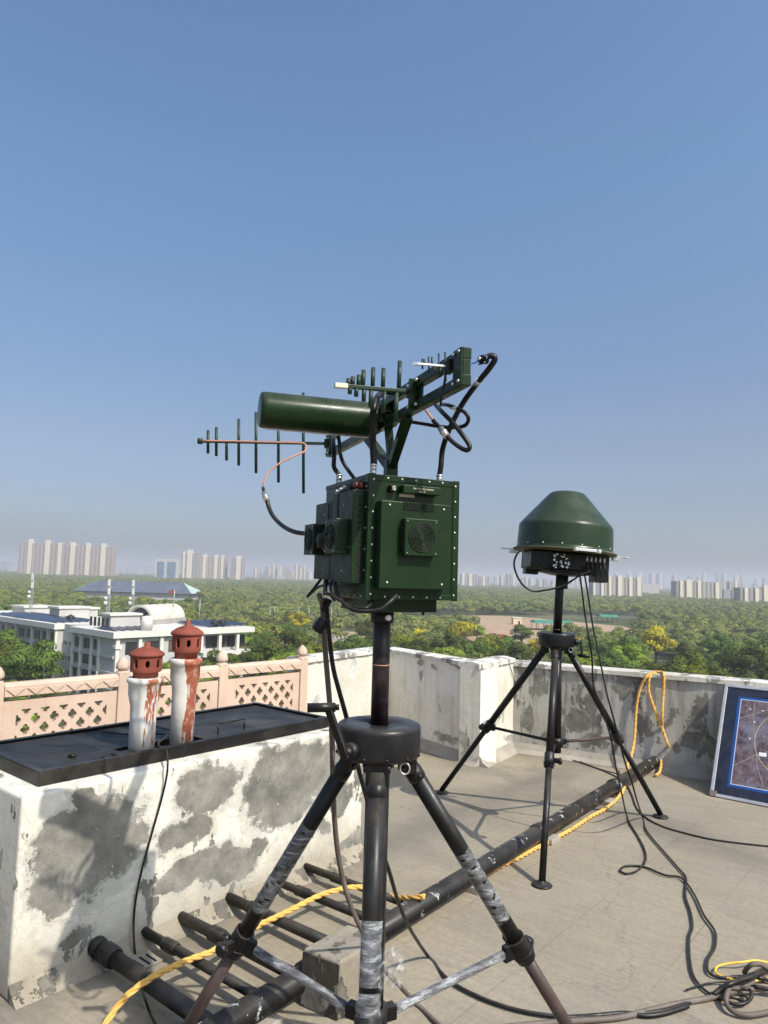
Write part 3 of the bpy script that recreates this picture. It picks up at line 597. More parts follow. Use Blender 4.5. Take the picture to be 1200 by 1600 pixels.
def fan(parent, o, ux, n, w_, h_, d_, name='fan_cover', louvre=None, gm='green_matte'):
    """fan housing box with round grille. o: centre of the back face, ux: horizontal, n: outward"""
    b = MB(); b.box(o + n * d_ / 2, w_, h_, d_, ux, Z, n); fo = b.build(name, M[gm], parent, bevel=.0018)
    r = min(w_, h_) * .415; c = o + n * (d_ + .0006)
    MB().cyl(c - n * .001, c, r, n=40).build('grille_recess', M['dark_hole'], fo)
    g = MB(); _, _, _ = 0, 0, 0
    for k in range(6):
        rr = r * (.16 + .155 * k); g.tube([c + n * .0012 + (ux * math.cos(t) + Z * math.sin(t)) * rr for t in [i_ * math.pi / 16 for i_ in range(33)]], .0011, 5, k=1, cap=False)
    for k in range(8):
        t = math.pi * k / 4; dd = ux * math.cos(t) + Z * math.sin(t); g.bar(c + n * .0012 + dd * r * .05, c + n * .0012 + dd * r, .0022, .0016, up=n)
    g.cyl(c, c + n * .0022, r * .14, n=14); g.build('fan_grille', M[gm], fo)
    b = MB()
    for sx in (-1, 1):
        for sz in (-1, 1): b.sphere(o + n * (d_ + .0005) + ux * sx * w_ * .43 + Z * sz * h_ * .43, .0016, 8, 5)
    b.build('corner_screws', M['steel'], fo)
    if louvre:
        b = MB(); s0 = o + ux * louvre * (w_ / 2 + .0005)
        for k in range(11): b.par(s0 + Z * (-h_ * .42 + h_ * .078 * k) + n * d_ * .14, n * d_ * .72 + Z * .003, Z * .003, ux * louvre * .0012)
        b.build('side_slots', M['dark_hole'], fo)
    return fo
fan(cab, L(.128, -PP, .1635), U, -W, .097, .096, .025, louvre=-1, gm='green')
# hood with stencilled line, square connector and label under it
b = MB(); b.par(L(.086, -.030, .281), U * .112, W * .030, Z * .021); hood = b.build('indicator_hood', M['green'], cab, bevel=.002)
def text(body, c, ux, n, size, m, parent, name='lettering', align='CENTER'):
    cu = bpy.data.curves.new(name, 'FONT'); cu.body = body; cu.size = size; cu.align_x = align; cu.align_y = 'CENTER'; cu.extrude = .0001
    o = bpy.data.objects.new(name, cu); C.objects.link(o); dg = bpy.context.evaluated_depsgraph_get(); me = bpy.data.meshes.new_from_object(o.evaluated_get(dg)); bpy.data.objects.remove(o)
    o = bpy.data.objects.new(name, me); C.objects.link(o); me.materials.clear(); me.materials.append(m); n = V(n).normalized(); ux = V(ux).normalized()
    mat_ = Matrix((ux, n.cross(ux), n)).transposed().to_4x4(); me.transform(Matrix.Translation(c) @ mat_)
    if parent: adopt(o, parent)
    return o
text('PROTECTIVE MARKER', L(.145, -.0305, .2935), U, -W, .0062, M['cream'], hood); text('S.No. 21', L(.141, -.0305, .2868), U, -W, .0058, M['cream'], hood)
b = MB(); b.par(L(.088, -.0012, .273), U * .045, W * .0012, Z * .0075); b.build('label_strip', M['cream'], cab)
b = MB(); b.par(L(.055, -.018, .283), U * .017, W * .018, Z * .017); sq = b.build('square_socket', M['black'], cab, bevel=.001)
b = MB(); b.tube([L(.0635, -.0195, .2915) + (U * math.cos(t) + Z * math.sin(t)) * .0048 for t in [i_ * math.pi / 8 for i_ in range(17)]], .0012, 6, k=1, cap=False); b.cyl(L(.0635, -.018, .2915), L(.0635, -.021, .2915), .002, n=10); b.build('socket_ring', M['steel'], sq)
b = MB(); b.cyl(L(BW, .03, .262), L(BW + .012, .03, .262), .006, n=14); b.cyl(L(BW + .012, .03, .262), L(BW + .016, .03, .262), .0035, n=12); b.build('side_lug', M['steel'], cab)
# left side: two raised module columns
def module(v0, v1, c0, c1, label=None, p=.035):
    b = MB(); b.par(L(-p, v0, c0), U * p, W * (v1 - v0), Z * (c1 - c0)); o = b.build('amplifier_module', M['green_matte'], cab, bevel=.0018)
    b = MB()
    for cc in (c0 + .032, c1 - .035): b.cyl(L(-p - .0012, v0 + (v1 - v0) * .42, cc), L(-p, v0 + (v1 - v0) * .42, cc), .0024, n=10)
    b.each('module_screw', M['steel'], o); return o
ma = module(.022, .178, .040, .285); mb_ = module(.182, .316, .047, .268)
b = MB(); b.par(L(-.0356, .124, .200), U * .001, W * .012, Z * .082); b.build('slot', M['dark_hole'], ma)
b = MB(); b.par(L(-.0356, .196, .195), U * .001, W * .012, Z * .066); b.build('slot', M['dark_hole'], mb_)
b = MB(); b.par(L(-.033, .0212, .045), U * .016, W * .001, Z * .23); b.build('shadow_gap', M['green'], ma)
b = MB()
for k in range(14): b.par(L(-.020, .0204, .055 + .0155 * k), U * .012, W * .0015, Z * .009)
b.build('front_slots', M['dark_hole'], ma)
fan(ma, L(-.035, .090, .163), W, -U, .082, .092, .036, louvre=-1)
fan(mb_, L(-.035, .268, .161), W, -U, .080, .088, .036, louvre=-1)
b = MB(); b.lathe([(0, 0), (.026, 0), (.028, .006), (.028, .018), (.02, .024), (.02, .034), (.010, .038), (0, .038)], 28, L(-.0355, .182, .155), -U)
for k in range(10):
    a = 2 * math.pi * k / 10; b.sphere(L(-.05, .182, .155) + (W * math.cos(a) + Z * math.sin(a)) * .027, .005, 8, 5)
b.build('round_connector', M['rubber'], ma)
b = MB(); b.par(L(-.036, .03, .133), U * .001, W * .12, Z * .0015); b.build('seam', M['steel'], ma)
b = MB()
for (v, c, r) in ((.205, .300, .006), (.175, .303, .006), (.150, .306, .006)): b.cyl(L(0, v, c), L(-.012, v, c), r, n=12); b.sphere(L(-.013, v, c), r * .7, 8, 6)
b.each('toggle_cap', M['steel'], cab)
b = MB(); b.par(L(-.014, .098, .292), U * .014, W * .035, Z * .016); b.build('rocker_switch', M['rubber'], cab, bevel=.001)
b = MB(); b.par(L(-.001, .067, .290), U * .001, W * .022, Z * .026); b.par(L(-.001, .232, .280), U * .001, W * .018, Z * .024); b.build('rating_label', simple('grey_green_label', (.22, .25, .21), .5), cab)
b = MB(); b.cyl(L(0, .035, .299), L(-.018, .035, .299), .011, n=18); b.lathe([(0, .018), (.009, .018), (.009, .026), (.004, .030), (0, .030)], 16, L(0, .035, .299), -U); b.build('power_inlet', simple('red_brown_bakelite', (.10, .02, .012), .35), cab)
b = MB(); b.par(L(.035, .065, -.036), U * .21, W * .20, Z * .036); rot = b.build('rotator_plate', M['green'], cab, bevel=.003)
b = MB()
for (a, v) in ((.06, .08), (.21, .08), (.06, .24), (.21, .24)): b.cyl(L(a, v, -.044), L(a, v, -.036), .004, n=8)
b.each('plate_bolt', M['black'], rot)
b = MB(); mc = V((nx_, ny_, 0)); b.lathe([(.0245, 0), (.033, 0), (.033, .035), (.0245, .035)], 24, mc + Z * 1.472); cb = b.build('mast_socket', M['black'], cab)
b = MB(); b.cyl(mc + V((.012, -.03, 1.488)), mc + V((.018, -.044, 1.488)), .008, n=14); b.build('lock_screw', M['steel'], cb)
# hanging black cables below the left face
def cable(pts, r, name, label, cat='cable', m='cable', group=None, parent=None, n=8):
    q = MB(); q.tube(pts, r, n)
    q.v = [(x, y, max(z, .0012 + (z - .0012) * .02)) for x, y, z in q.v] if min(v[2] for v in q.v) > -.5 else q.v
    o = q.build(name, M[m], parent)
    if parent is None: tag(o, label, cat, group)
    return o
cable([L(-.02, .285, .050), L(-.045, .30, .010), L(-.05, .32, -.005), L(-.035, .28, .022), L(-.03, .20, .035), L(-.035, .15, .045)], .0042, 'loop_cable', 'short black cable loop drooping at the back of the cabinet underside')
cable([L(-.03, .15, .045), L(-.045, .10, .020), L(-.045, .05, -.008), L(-.03, .0, -.028), L(.02, -.035, -.026), L(.05, -.04, -.005), L(.075, -.03, .012)], .0055, 'loop_cable', 'thick black cable sagging under the front corner of the cabinet')
cable([L(-.03, .17, .042), L(-.05, .13, .028), L(-.06, .07, .004), L(-.03, .03, -.018), L(.0, -.005, -.022), L(.03, .02, -.004)], .004, 'loop_cable', 'thin black cable drooping just inside the thick one under the cabinet')
cable([L(-.03, .22, .045), L(-.04, .19, .028), L(-.035, .17, .01), L(-.02, .165, -.01)], .006, 'loop_cable', 'stubby black cable tail below the two side modules')
b = MB(); b.par(L(-.045, .145, .012), U * .012, W * .02, Z * .018); tag(b.build('cable_tag', M['cream'], None, bevel=.001), 'small cream connector tag among the cables under the cabinet', 'tag')
# ---------------------------------------------------------------- antenna beam on top of the cabinet
Pn = at(730, 571, 1.55); Pf = at(516, 697, 2.57); zb = (Pn.z + Pf.z) / 2; Pn.z = Pf.z = zb; BV = (Pn - Pf).normalized(); BU = V((BV.y, -BV.x, 0)); BU = -BU if BU.x > 0 else BU   # BU: pointing left, where the antennas look
ant = thing('antenna_beam', V((nx_, ny_, K.z + BH)), 'dark green two-rail beam on a forked post above the cabinet, carrying the antennas', 'beam')
hh = .062
for sz in (-1, 1):
    b = MB(); b.bar(Pf + Z * sz * hh / 2, Pn + Z * sz * hh / 2, .022, .026); b.build('rail', M['green'], ant, bevel=.002)
for (P, s) in ((Pn, -1), (Pf, 1)):
    b = MB(); b.box(P + BV * s * .012 , .022, .019, .0355, BV, BU, Z); b.build('end_post', M['green'], ant, bevel=.001)
    b = MB(); b.box(P + BV * s * .02 + BU * .0135, .042, .005, .086, BV, BU, Z); b.build('end_plate', M['green'], ant, bevel=.001)
    b = MB(); 
    for (x_, z_) in ((-.014, .034), (.014, .034), (-.014, -.034), (.014, -.034)): b.cyl(P + BV * (s * .02 + x_) + BU * .016 + Z * z_, P + BV * (s * .02 + x_) + BU * .021 + Z * z_, .0038, n=6)
    b.each('plate_bolt', M['steel'], ant)
def onbar(px):                                   # point of the beam axis seen at photo column px
    lo, hi = 0.0, 1.0
    for _ in range(40):
        m_ = (lo + hi) / 2
        if proj(Pf + (Pn - Pf) * m_)[0] < px: lo = m_
        else: hi = m_
    return Pf + (Pn - Pf) * lo
mid = onbar(604); mx = onbar(656)
b = MB(); b.box(mx, .036, .006, .086, BV, BU, Z); b.box(mx + BU * .0145 - BV * .012, .010, .022, .080, BV, BU, Z); b.build('mid_plate', M['green'], ant, bevel=.001)
b = MB()
for (x_, z_) in ((-.014, .032), (-.014, -.032), (.04, .028), (.04, -.028)): b.cyl(mx + BV * -x_ + BU * .012 + Z * z_, mx + BV * -x_ + BU * .02 + Z * z_, .0045, n=6)
b.each('mid_bolt', M['steel'], ant)
pc = V((mid.x, mid.y, 0)); pb = V((nx_ + .012, ny_ - .01, 0)); pc = pb
mid = min([Pf + (Pn - Pf) * i / 400 for i in range(401)], key=lambda p: (p.xy - pb.xy).length)
b = MB(); b.bar(pb + Z * (K.z + BH + .0), pb + Z * (K.z + BH + .07), .034, .03, up=BV); b.bar(pb + Z * (K.z + BH + .07), V((mid.x, mid.y, zb + hh / 2 - .013)), .020, .020, up=BV); post = b.build('post', M['green'], ant, bevel=.0015)
b = MB(); b.box(pb + Z * (K.z + BH + .003), .07, .07, .005, U, W, Z); b.build('post_foot', M['green'], ant)
for s in (-1, 1):
    b = MB(); q = mid + BV * s * .155 - Z * (hh / 2 + .012); b.bar(pb + Z * (K.z + BH + .045), q + BV * s * .01, .024, .024, up=BU); b.build('fork_strut', M['green'], ant, bevel=.0015)
b = MB(); b.box(V((mid.x, mid.y, zb)), .05, .028, .004, BV, BU, Z); b.box(V((mid.x, mid.y, zb)) - BU * .014, .09, .005, .09, BV, BU, Z); b.build('gusset', M['green'], ant)
def lpda(label, tip, root, els, br, er, bm='green_rod', tipm=None, lean=(0, 0, 1), two=True, em='green_rod', gap=.004):
    tip, root = V(tip), V(root); t = thing('log_periodic_antenna', root, label, 'antenna', None); d = (root - tip).normalized()
    b = MB(); b.bar(tip, root, br * 2, br * (2 if two is None else 1.5)); b.build('boom', M[bm], t, bevel=br * .25)
    if tipm: b = MB(); b.bar(tip - d * .004, tip + d * .03, br * 2.1, br * 1.9); b.build('feed_block', M[tipm], t, bevel=.001)
    b = MB(); b.box(root + d * .006, .018, .03, .03, d, V((-d.y, d.x, 0)), Z); b.build('clamp', M['black'], t, bevel=.001)
    for (x_, yt, yb) in els:
        lo, hi = 0., 1.
        for _ in range(40):
            m_ = (lo + hi) / 2
            if proj(tip + (root - tip) * m_)[0] < x_: lo = m_
            else: hi = m_
        P = tip + (root - tip) * lo; y0 = proj(P)[1]; sc = P.y / F; up = V(lean).normalized()
        b = MB()
        p1 = P + up * (y0 - yt) * sc if yt is not None else P - up * 0; p0 = P + up * (y0 - yb) * sc if yb is not None else P
        b.cyl(p0, p1, er, n=12); b.build('element', M[em], t)
    return t
r1 = Pf + BU * .02; r1.z = at(505, 692, 2.55).z
tp = at(314, 689.5, 2.53)
lpda('long log periodic antenna with vertical rods, its thin boom reaching furthest left', tp, V((r1.x, r1.y, r1.z)), [(325, 672, 709), (338, 667, 713), (354, None, 720), (373, 654, 728), (400, 643, 740), (435, 638, 755), (474, 612, 772)], .0066, .0054, lean=(-.035, -.06, 1))
b = MB(); b.tube([at(316, 688.5, 2.515), at(373, 689.5, 2.52), at(430, 691, 2.525), at(470, 692, 2.53), at(478, 697, 2.52), at(476, 705, 2.50), at(463, 711, 2.47), at(440, 722, 2.44), at(421, 737, 2.42), at(412, 755, 2.40), at(411, 763, 2.40)], .0034, 8); b.build('coax_cable', M['copper']); tag(bpy.context.scene.objects['coax_cable'], 'pinkish coax cable clipped along the long left antenna boom', 'cable')
b = MB(); b.cyl(at(316, 689.5, 2.53), at(309.5, 689, 2.53), .011, n=16); b.build('end_cap', M['green_rod'], [o for o in C.objects if o.name == 'log_periodic_antenna'][0])
cable([at(411, 762, 2.40), at(413, 772, 2.39)], .0055, 'connector_sleeve', 'black shrink sleeve where the pink coax meets the left connector', 'connector sleeve', n=10)
b = MB(); a_, c_ = at(412.5, 770, 2.39), at(417.5, 783, 2.38); b.cyl(a_, c_, .0095, n=14); b.cyl(a_ + (c_ - a_) * .3, a_ + (c_ - a_) * .6, .0115, n=6); tag(b.build('coax_connector', M['steel']), 'silver coax connector hanging left of the cabinet', 'connector')
cable([at(417, 781, 2.38), at(421, 795, 2.37), at(428, 808, 2.34), at(442, 822, 2.28), at(460, 831, 2.2), at(480, 834, 2.14), L(-.06, .26, .175), L(-.0355, .23, .17)], .0072, 'feeder_cable', 'black feeder cable curving from the left connector into the cabinet side')
r3 = onbar(650) + BU * .018; r3.z = at(636, 612, r3.y).z; d3 = BU.copy(); t3 = r3 + d3 * .2
while proj(t3)[0] > 538: t3 += d3 * .002
t3.z = at(538, 602.5, t3.y).z
lpda('middle log periodic antenna with a pale wooden feed tip above the green cylinder', t3, r3, [(544, 591, None), (547, None, 616), (551, 588, None), (557, None, 620), (560, 585, None), (569, None, 628), (567, 577, None), (582, 573, None), (580, None, 638), (598, 574, None), (601, None, 646), (623, 562, None), (620, None, 660)], .0064, .0056, tipm='cream', lean=(.01, 0, 1))
r4 = onbar(710) + BU * .02; r4.z = at(703, 573, r4.y).z; t4 = r4 + BU * .05
while proj(t4)[0] > 651: t4 += BU * .001
t4.z = at(651, 568.5, t4.y).z
lpda('small silvery log periodic antenna at the raised right end of the beam', t4, r4, [(660, 560, 577), (663, 561, None), (670, 557, 582), (675, 557, None), (679, None, 585), (686, 551, 591), (688, None, 590), (696, 549, 597)], .0032, .0021, bm='alu', lean=(-.05, 0, 1), em='green_rod')
b = MB(); dd = (r4 - t4).normalized(); sd = Z.cross(dd); b.prism([t4 + dd * .002 + sd * .005 - Z * .003, t4 + dd * .002 - sd * .005 - Z * .003, t4 - dd * .009 - Z * .003], Z * .006); b.build('spear_tip', M['alu'], [o for o in C.objects if o.name.startswith('log_periodic')][2])
b = MB(); b.bar(onbar(722) + BU * .018 + Z * .028, onbar(722) + BU * .018 - Z * .02, .004, .006); b.build('copper_strap', M['copper'], ant)
# radome cylinder
ca = at(406, 640, 1.955); cb_ = at(586, 656, 2.06); ax = (cb_ - ca); ax.z *= .5; ax.normalize(); Lc = (cb_ - ca).length
rad = thing('cylinder_antenna', cb_, 'fat glossy dark green cylinder pointing left from the beam centre', 'antenna')
r = .0515; b = MB(); b.lathe([(0, 0), (r * .90, 0), (r * .965, .003), (r * .99, .008), (r, .018), (r, Lc - .01), (r * .97, Lc), (0, Lc)], 64, ca, ax); b.build('radome', M['green'], rad)
b = MB(); b.lathe([(0, 0), (r * .75, 0), (r * .75, .012), (0, .012)], 28, ca + ax * Lc, ax); b.bar(ca + ax * (Lc + .005), mid + BU * .01 - Z * .01, .03, .04); b.build('rear_bracket', M['green'], rad, bevel=.001)
b = MB(); sd_ = V((ax.y, -ax.x, 0)); b.bar(ca + ax * .012 - Z * (r + .0012), ca + ax * (Lc - .02) - Z * (r + .0012), .008, .003); b.build('seam_strip', M['alu'], rad)
# glands and feeder cables rising from the cabinet roof
def gland(px, v, label='', r=.0085):
    a = min([i * .001 for i in range(12, 259)], key=lambda s: abs(proj(L(s, v, BH))[0] - px)); P = L(a, v, BH)
    b = MB(); b.cyl(P, P + Z * .014, r * 1.15, n=6); b.cyl(P + Z * .014, P + Z * .024, r, n=16); b.cyl(P + Z * .024, P + Z * .03, r * 1.12, n=16); tag(b.build('cable_gland', M['steel']), label, 'gland'); return P + Z * .028
g1 = gland(522, .255, label='silver gland at the back left of the cabinet roof'); g2 = gland(583, .022, label='silver gland by the front left corner of the cabinet roof'); g4 = gland(690, .09, label='silver gland near the right edge of the cabinet roof')
cable([g1, at(522, 730, g1.y), at(522, 715, g1.y), at(521, 695, g1.y + .02), at(520, 680, g1.y + .1)], .0068, 'feeder_cable', 'black feeder cable rising from the back left gland')
p5 = L(.05, .20, BH); cable([p5, at(535, 720, p5.y), at(530, 690, p5.y), at(527, 670, p5.y)], .0055, 'feeder_cable', 'black feeder cable rising just right of the back left gland behind the cylinder')
cable([g2, at(584, 720, g2.y), at(582.5, 690, g2.y), at(583, 662, g2.y - .02), at(584, 638, g2.y - .03), at(589, 622, g2.y), at(598, 614, g2.y + .06), at(608, 612, g2.y + .1)], .0092, 'feeder_cable', 'thick black feeder cable arching over the cylinder end')
p6 = L(.13, .15, BH); cable([p6, at(619, 728, p6.y), at(621, 705, p6.y), at(624, 680, p6.y), at(628, 660, p6.y - .05), at(622, 652, p6.y - .1)], .0045, 'feeder_cable', 'thin black feeder cable rising beside the forked post')
y4 = g4.y
pk = [g4, at(689, 728, y4), at(691, 705, y4), at(697, 684, y4 - .03), at(708, 658, y4 - .08), at(722, 632, y4 - .16), at(737, 610, y4 - .22), at(752, 591, y4 - .27), at(765, 575, y4 - .30), at(773, 562, y4 - .31), at(770, 556, y4 - .31), at(762, 557, y4 - .31)]
cable(pk, .0078, 'feeder_cable', 'long black feeder cable from the right gland up to the square connector')
cable([at(740, 605.5, y4 - .229), at(749, 594.5, y4 - .262)], .0084, 'cable_label', 'white marker sleeve on the long rising feeder cable', 'label', m='label_white')
yc = y4 - .31; b = MB(); fc_ = at(753.5, 562, yc); nn_ = (at(753.5, 562, yc) - at(770, 560, yc + .02)).normalized(); nn_ = V((-.72, -.68, .0)).normalized(); sx_ = Z.cross(nn_)
b.box(fc_, .023, .023, .003, sx_, Z, nn_); b.cyl(fc_, fc_ + nn_ * .012, .006, n=14); b.cyl(fc_ - nn_ * .018, fc_, .0075, n=14); pn_ = b.build('panel_connector', M['black']); tag(pn_, 'square four-hole connector flange at the cable end, right of the beam', 'connector')
b = MB(); b.cyl(fc_ + nn_ * .003, fc_ + nn_ * .016, .0045, n=14)
for sx in (-1, 1):
    for sz in (-1, 1): b.cyl(fc_ + sx_ * sx * .0085 + Z * sz * .0085 + nn_ * .0012, fc_ + sx_ * sx * .0085 + Z * sz * .0085 + nn_ * .0026, .0024, n=10)
adopt(b.build('coax_pin', M['steel']), pn_)
cable([fc_ + nn_ * .014, at(744, 566, yc), at(737, 568, yc + .02)], .0017, 'blue_lead', 'thin bright blue lead between the beam and the square connector', m=None or 'blue') if 'blue' in M else None
yl = y4 - .2
loop = [at(690, 632, yl + .1), at(700, 633, yl), at(714, 638, yl - .03), at(727, 645, yl - .05), at(732, 655, yl - .05), at(726, 665, yl - .03), at(708, 668, yl), at(684, 666, yl + .05), at(660, 662, yl + .1), at(634, 658, yl + .15)]
cable(loop, .0052, 'loop_cable', 'black cable loop behind the beam, closing back to the fork')
cable([at(704, 635.5, yl - .012), at(714, 638.5, yl - .032)], .0058, 'cable_label', 'white marker sleeve on the looped cable behind the beam', 'label', m='label_white')
cable([at(680, 632, yl + .1), at(692, 645, yl + .02), at(705, 658, yl - .02), at(720, 676, yl - .05), at(733, 695, yl - .06), at(731, 703, yl - .06), at(722, 701, yl - .05), at(708, 691, yl - .04), at(697, 680, yl - .03)], .0062, 'loop_cable', 'black cable loop hanging lowest to the right of the cabinet top')
b = MB(); a_, c_ = at(699, 682, yl - .032), at(688, 669, yl - .02); b.cyl(a_, c_, .0085, n=14); b.cyl(a_ + (c_ - a_) * .35, a_ + (c_ - a_) * .65, .0102, n=6); tag(b.build('coax_connector', M['steel']), 'silver coax connector inside the hanging loop right of the fork', 'connector')
cable([at(688, 669, yl - .02), at(681, 662, yl - .01), at(677, 657, yl)], .0060, 'connector_sleeve', 'black shrink sleeve above the connector in the hanging loop', 'connector sleeve')
cable([at(677, 657, yl), at(670, 647, yl), at(664, 639, yl + .03)], .0036, 'coax_cable', 'short pinkish coax between beam underside and hanging loop', m='copper')
cable([at(697, 580, r4.y), at(694, 600, r4.y), at(690, 620, r4.y + .03), at(688, 634, r4.y + .06)], .0028, 'thin_lead', 'thin black lead dropping from the small silvery antenna')
# ---------------------------------------------------------------- dome unit on the far mast
mtop = V((fxy.x, fxy.y, 0)) + V((LEAN[0], LEAN[1], 0)) * (1.73 - hzf1) + Z * 1.73
DA = V((-.058, -.0, 1)).normalized(); DA = V((.06, .03, 1)).normalized()
dome = thing('dome_antenna', mtop, 'glossy dark green cone dome with a flat top on the far mast', 'dome')
dc = at(881.5, 861, mtop.y + .0); 
k_ = (dc.y) / F
b = MB(); b.lathe([(0, .395), (.085, .395), (.105, .390), (.122, .378), (.132, .366), (.137, .360), (.292, .181), (.299, .172), (.305, .162), (.307, .152), (.3075, .146), (.312, .020), (.312, .012), (.318, .006), (.318, 0), (0, 0)], 80, dc, DA); b.build('dome_shell', m_paint('olive_green_dome_gelcoat', (.013, .031, .012), .32, dirt=(.07, .08, .055), damt=.25, spec=.3, scale=4), dome)
b = MB(); b.lathe([(0, -.001), (.335, -.001), (.338, -.006), (.338, -.012), (.30, -.016), (0, -.016)], 72, dc, DA); b.build('flange', m_paint('weathered_olive_flange', (.06, .065, .035), .6, dirt=(.2, .17, .12), damt=.6), dome)
dx, dy, _ = frame(DA); dx = (V((1, 0, 0)) - DA * DA.x).normalized(); dy = DA.cross(dx)
for k in range(16):
    a = 2 * math.pi * k / 16 + .1; e = dx * math.cos(a) + dy * math.sin(a); MB().sphere(dc + e * .312 + DA * .022, .0055, 8, 5).build('rim_screw', M['steel'], dome)
eb = MB(); eb.box(dc - DA * .078 + dx * -.045,   .41, .32, .105, dx, dy, DA); ebo = eb.build('electronics_box', M['black'], dome, bevel=.004)
b = MB(); b.box(dc - DA * .155 + dx * -.215, .085, .10, .035, dx, dy, DA); b.build('box_foot', M['black'], ebo, bevel=.002)
b = MB(); b.box(dc - DA * .105 + dx * .225 - dy * .04, .085, .16, .17, dx, dy, DA); b.build('power_box', M['black'], dome, bevel=.004)
b = MB(); b.lathe([(0, -.165), (.08, -.165), (.17, -.150), (.175, -.136), (0, -.136)], 36, dc, DA); b.build('mounting_plate', M['black'], dome)
b = MB(); b.lathe([(.029, -.25), (.036, -.25), (.038, -.165), (.029, -.165)], 24, dc - DA * 0, DA); b.build('mast_socket', M['black'], dome)
b = MB()
rg = random.Random(4)
for k in range(26):
    q = dc - DA * rg.uniform(.035, .125) + dx * rg.uniform(-.115, .0) - dy * .171; b.cyl(q, q - dy * .012, rg.uniform(.004, .008), n=8)
b.each('connector_pin', M['steel'], ebo)
b = MB()
for k in range(5):
    q = dc - DA * .03 + dx * (.11 + .028 * k) - dy * .16; b.cyl(q, q - DA * .04, .0065, n=8)
b.each('gland', M['steel'], dome)
for k in range(5):
    q = dc - DA * .065 + dx * (.11 + .028 * k) - dy * .16; cable([q, q - DA * .05 - dy * .02, q - DA * .09 + dx * (.01 * (k - 2))], .0045, 'short_lead', '', parent=dome)
for (ang, lb) in ((-1.62 + .22, 0), (math.pi - .15, 1), (-.12, 2)):
    e = dx * math.cos(ang) + dy * math.sin(ang); s_ = DA.cross(e); q = dc + e * .345 - DA * .012; b = MB()
    if lb == 0: b.bar(q - s_ * .075, q + s_ * .075, .014, .016, up=DA); b.cyl(q - s_ * .075 - DA * .012, q - s_ * .075 + DA * .010, .017, n=14); b.cyl(q + s_ * .075 - DA * .012, q + s_ * .075 + DA * .010, .017, n=14)
    else: b.bar(q - e * .03, q + e * .055, .030, .007, up=DA); b.cyl(q + e * .055 - DA * .005, q + e * .055 + DA * .004, .017, n=14); b.box(q - e * .01 - DA * .012, .05, .04, .03, e, s_, DA)
    b.build('latch', M['alu'], dome, bevel=.001)
YD = dc.y
def zc_(x, y): return (780 + x / 6.0, 840 + y / 6.0)
def P_(lst, f, yy): return [at(*f(x, y), yy + (o[0] if o else 0)) for (x, y, *o) in lst]
cable(P_([(225, 140), (200, 125), (165, 160), (140, 230), (150, 310), (190, 400), (250, 470), (330, 505), (420, 495), (500, 480), (590, 455), (680, 405), (760, 350), (820, 310), (850, 290)], zc_, YD - .20), .0062, 'loop_cable', 'wide black cable loop hanging below the dome, left of its mast')
cable(P_([(350, 250), (385, 285), (440, 315), (520, 325), (620, 342), (720, 345), (800, 335), (855, 315)], zc_, YD - .21), .0062, 'loop_cable', 'black cable sagging in front of the mast right under the dome')
cable(P_([(380, 245), (410, 290), (480, 318), (600, 330), (700, 330), (770, 318), (830, 290)], zc_, YD - .19), .005, 'loop_cable', 'upper black cable of the bunch sagging under the dome')
cable(P_([(325, 250), (350, 280), (420, 300), (470, 290), (480, 240)], zc_, YD - .17), .005, 'loop_cable', 'short black cable loop under the left half of the dome')
q0 = at(*zc_(735, 270), YD - .15); tag(MB().sphere(q0, .012, 10, 8, (1.8, 1, .8)).sphere(q0 + V((.03, 0, 0)), .011, 10, 8).build('cable_clamp', M['alu']), 'small pale clamp gripping cables at the dome underside', 'clamp')
# two cables from the dome to the floor
def z5(x, y): return (650 + x / 2.927, 960 + y / 2.927)
hang1 = [at(905, 893, YD - .17), at(909, 920, YD - .17), at(914, 960, YD - .15)] + [at(*z5(x, y), Y) for (x, y, Y) in ((790, 100, 4.55), (805, 200, 4.55), (812, 330, 4.56), (850, 430, 4.6), (890, 560, 4.65), (905, 640, 4.7), (915, 700, 4.75), (930, 770, 4.8), (945, 840, 4.82))]
gr = lambda pts, z=.007: [pz(x, y, z) for (x, y) in pts]
fl1 = gr([z5(x, y) for (x, y) in ((958, 900), (975, 950), (1015, 1015), (1045, 1075), (1050, 1125), (1015, 1170), (965, 1186), (935, 1172), (955, 1152), (1010, 1150), (1060, 1160))], .009) + gr([(1038, 1367), (1065, 1372), (1085, 1398), (1100, 1430), (1117, 1455), (1117, 1480), (1106, 1500), (1108, 1520), (1130, 1527), (1170, 1523), (1200, 1510), (1240, 1500)], .012)
cable(hang1 + fl1, .0056, 'floor_cable', 'black cable from the dome making a small closed loop on the floor before the pile')
hang2 = [at(911, 885, YD - .17), at(918, 925, YD - .16)] + [at(*z5(x, y), Y) for (x, y, Y) in ((810, 60, 4.55), (830, 150, 4.52), (870, 350, 4.45), (905, 480, 4.42), (935, 600, 4.42), (960, 690, 4.45), (985, 760, 4.5), (1010, 850, 4.6))]
fl2 = gr([z5(1035, 925), z5(1055, 990), z5(1130, 1080), z5(1200, 1160), (1072, 1372), (1071, 1400), (1079, 1425), (1082, 1448), (1077, 1465), (1078, 1500), (1085, 1528), (1105, 1550), (1128, 1563)], .010)
cable(hang2 + fl2, .0056, 'floor_cable', 'black cable from the dome running straight to the pile without a loop')
cable(gr([z5(650, 650), z5(760, 680), z5(880, 725), z5(950, 765), z5(985, 820), z5(1010, 885), z5(1060, 935), z5(1130, 970), z5(1200, 992), (1110, 1311), (1170, 1319), (1260, 1328)], .007), .0052, 'floor_cable', 'thin black cable crossing the floor behind the right foot of the far tripod')
cable(gr([z5(650, 640), z5(720, 660), z5(820, 700), z5(960, 740), z5(1000, 755)], .007), .004, 'floor_cable', 'thinnest black cable on the floor between far tripod column and big pipe')
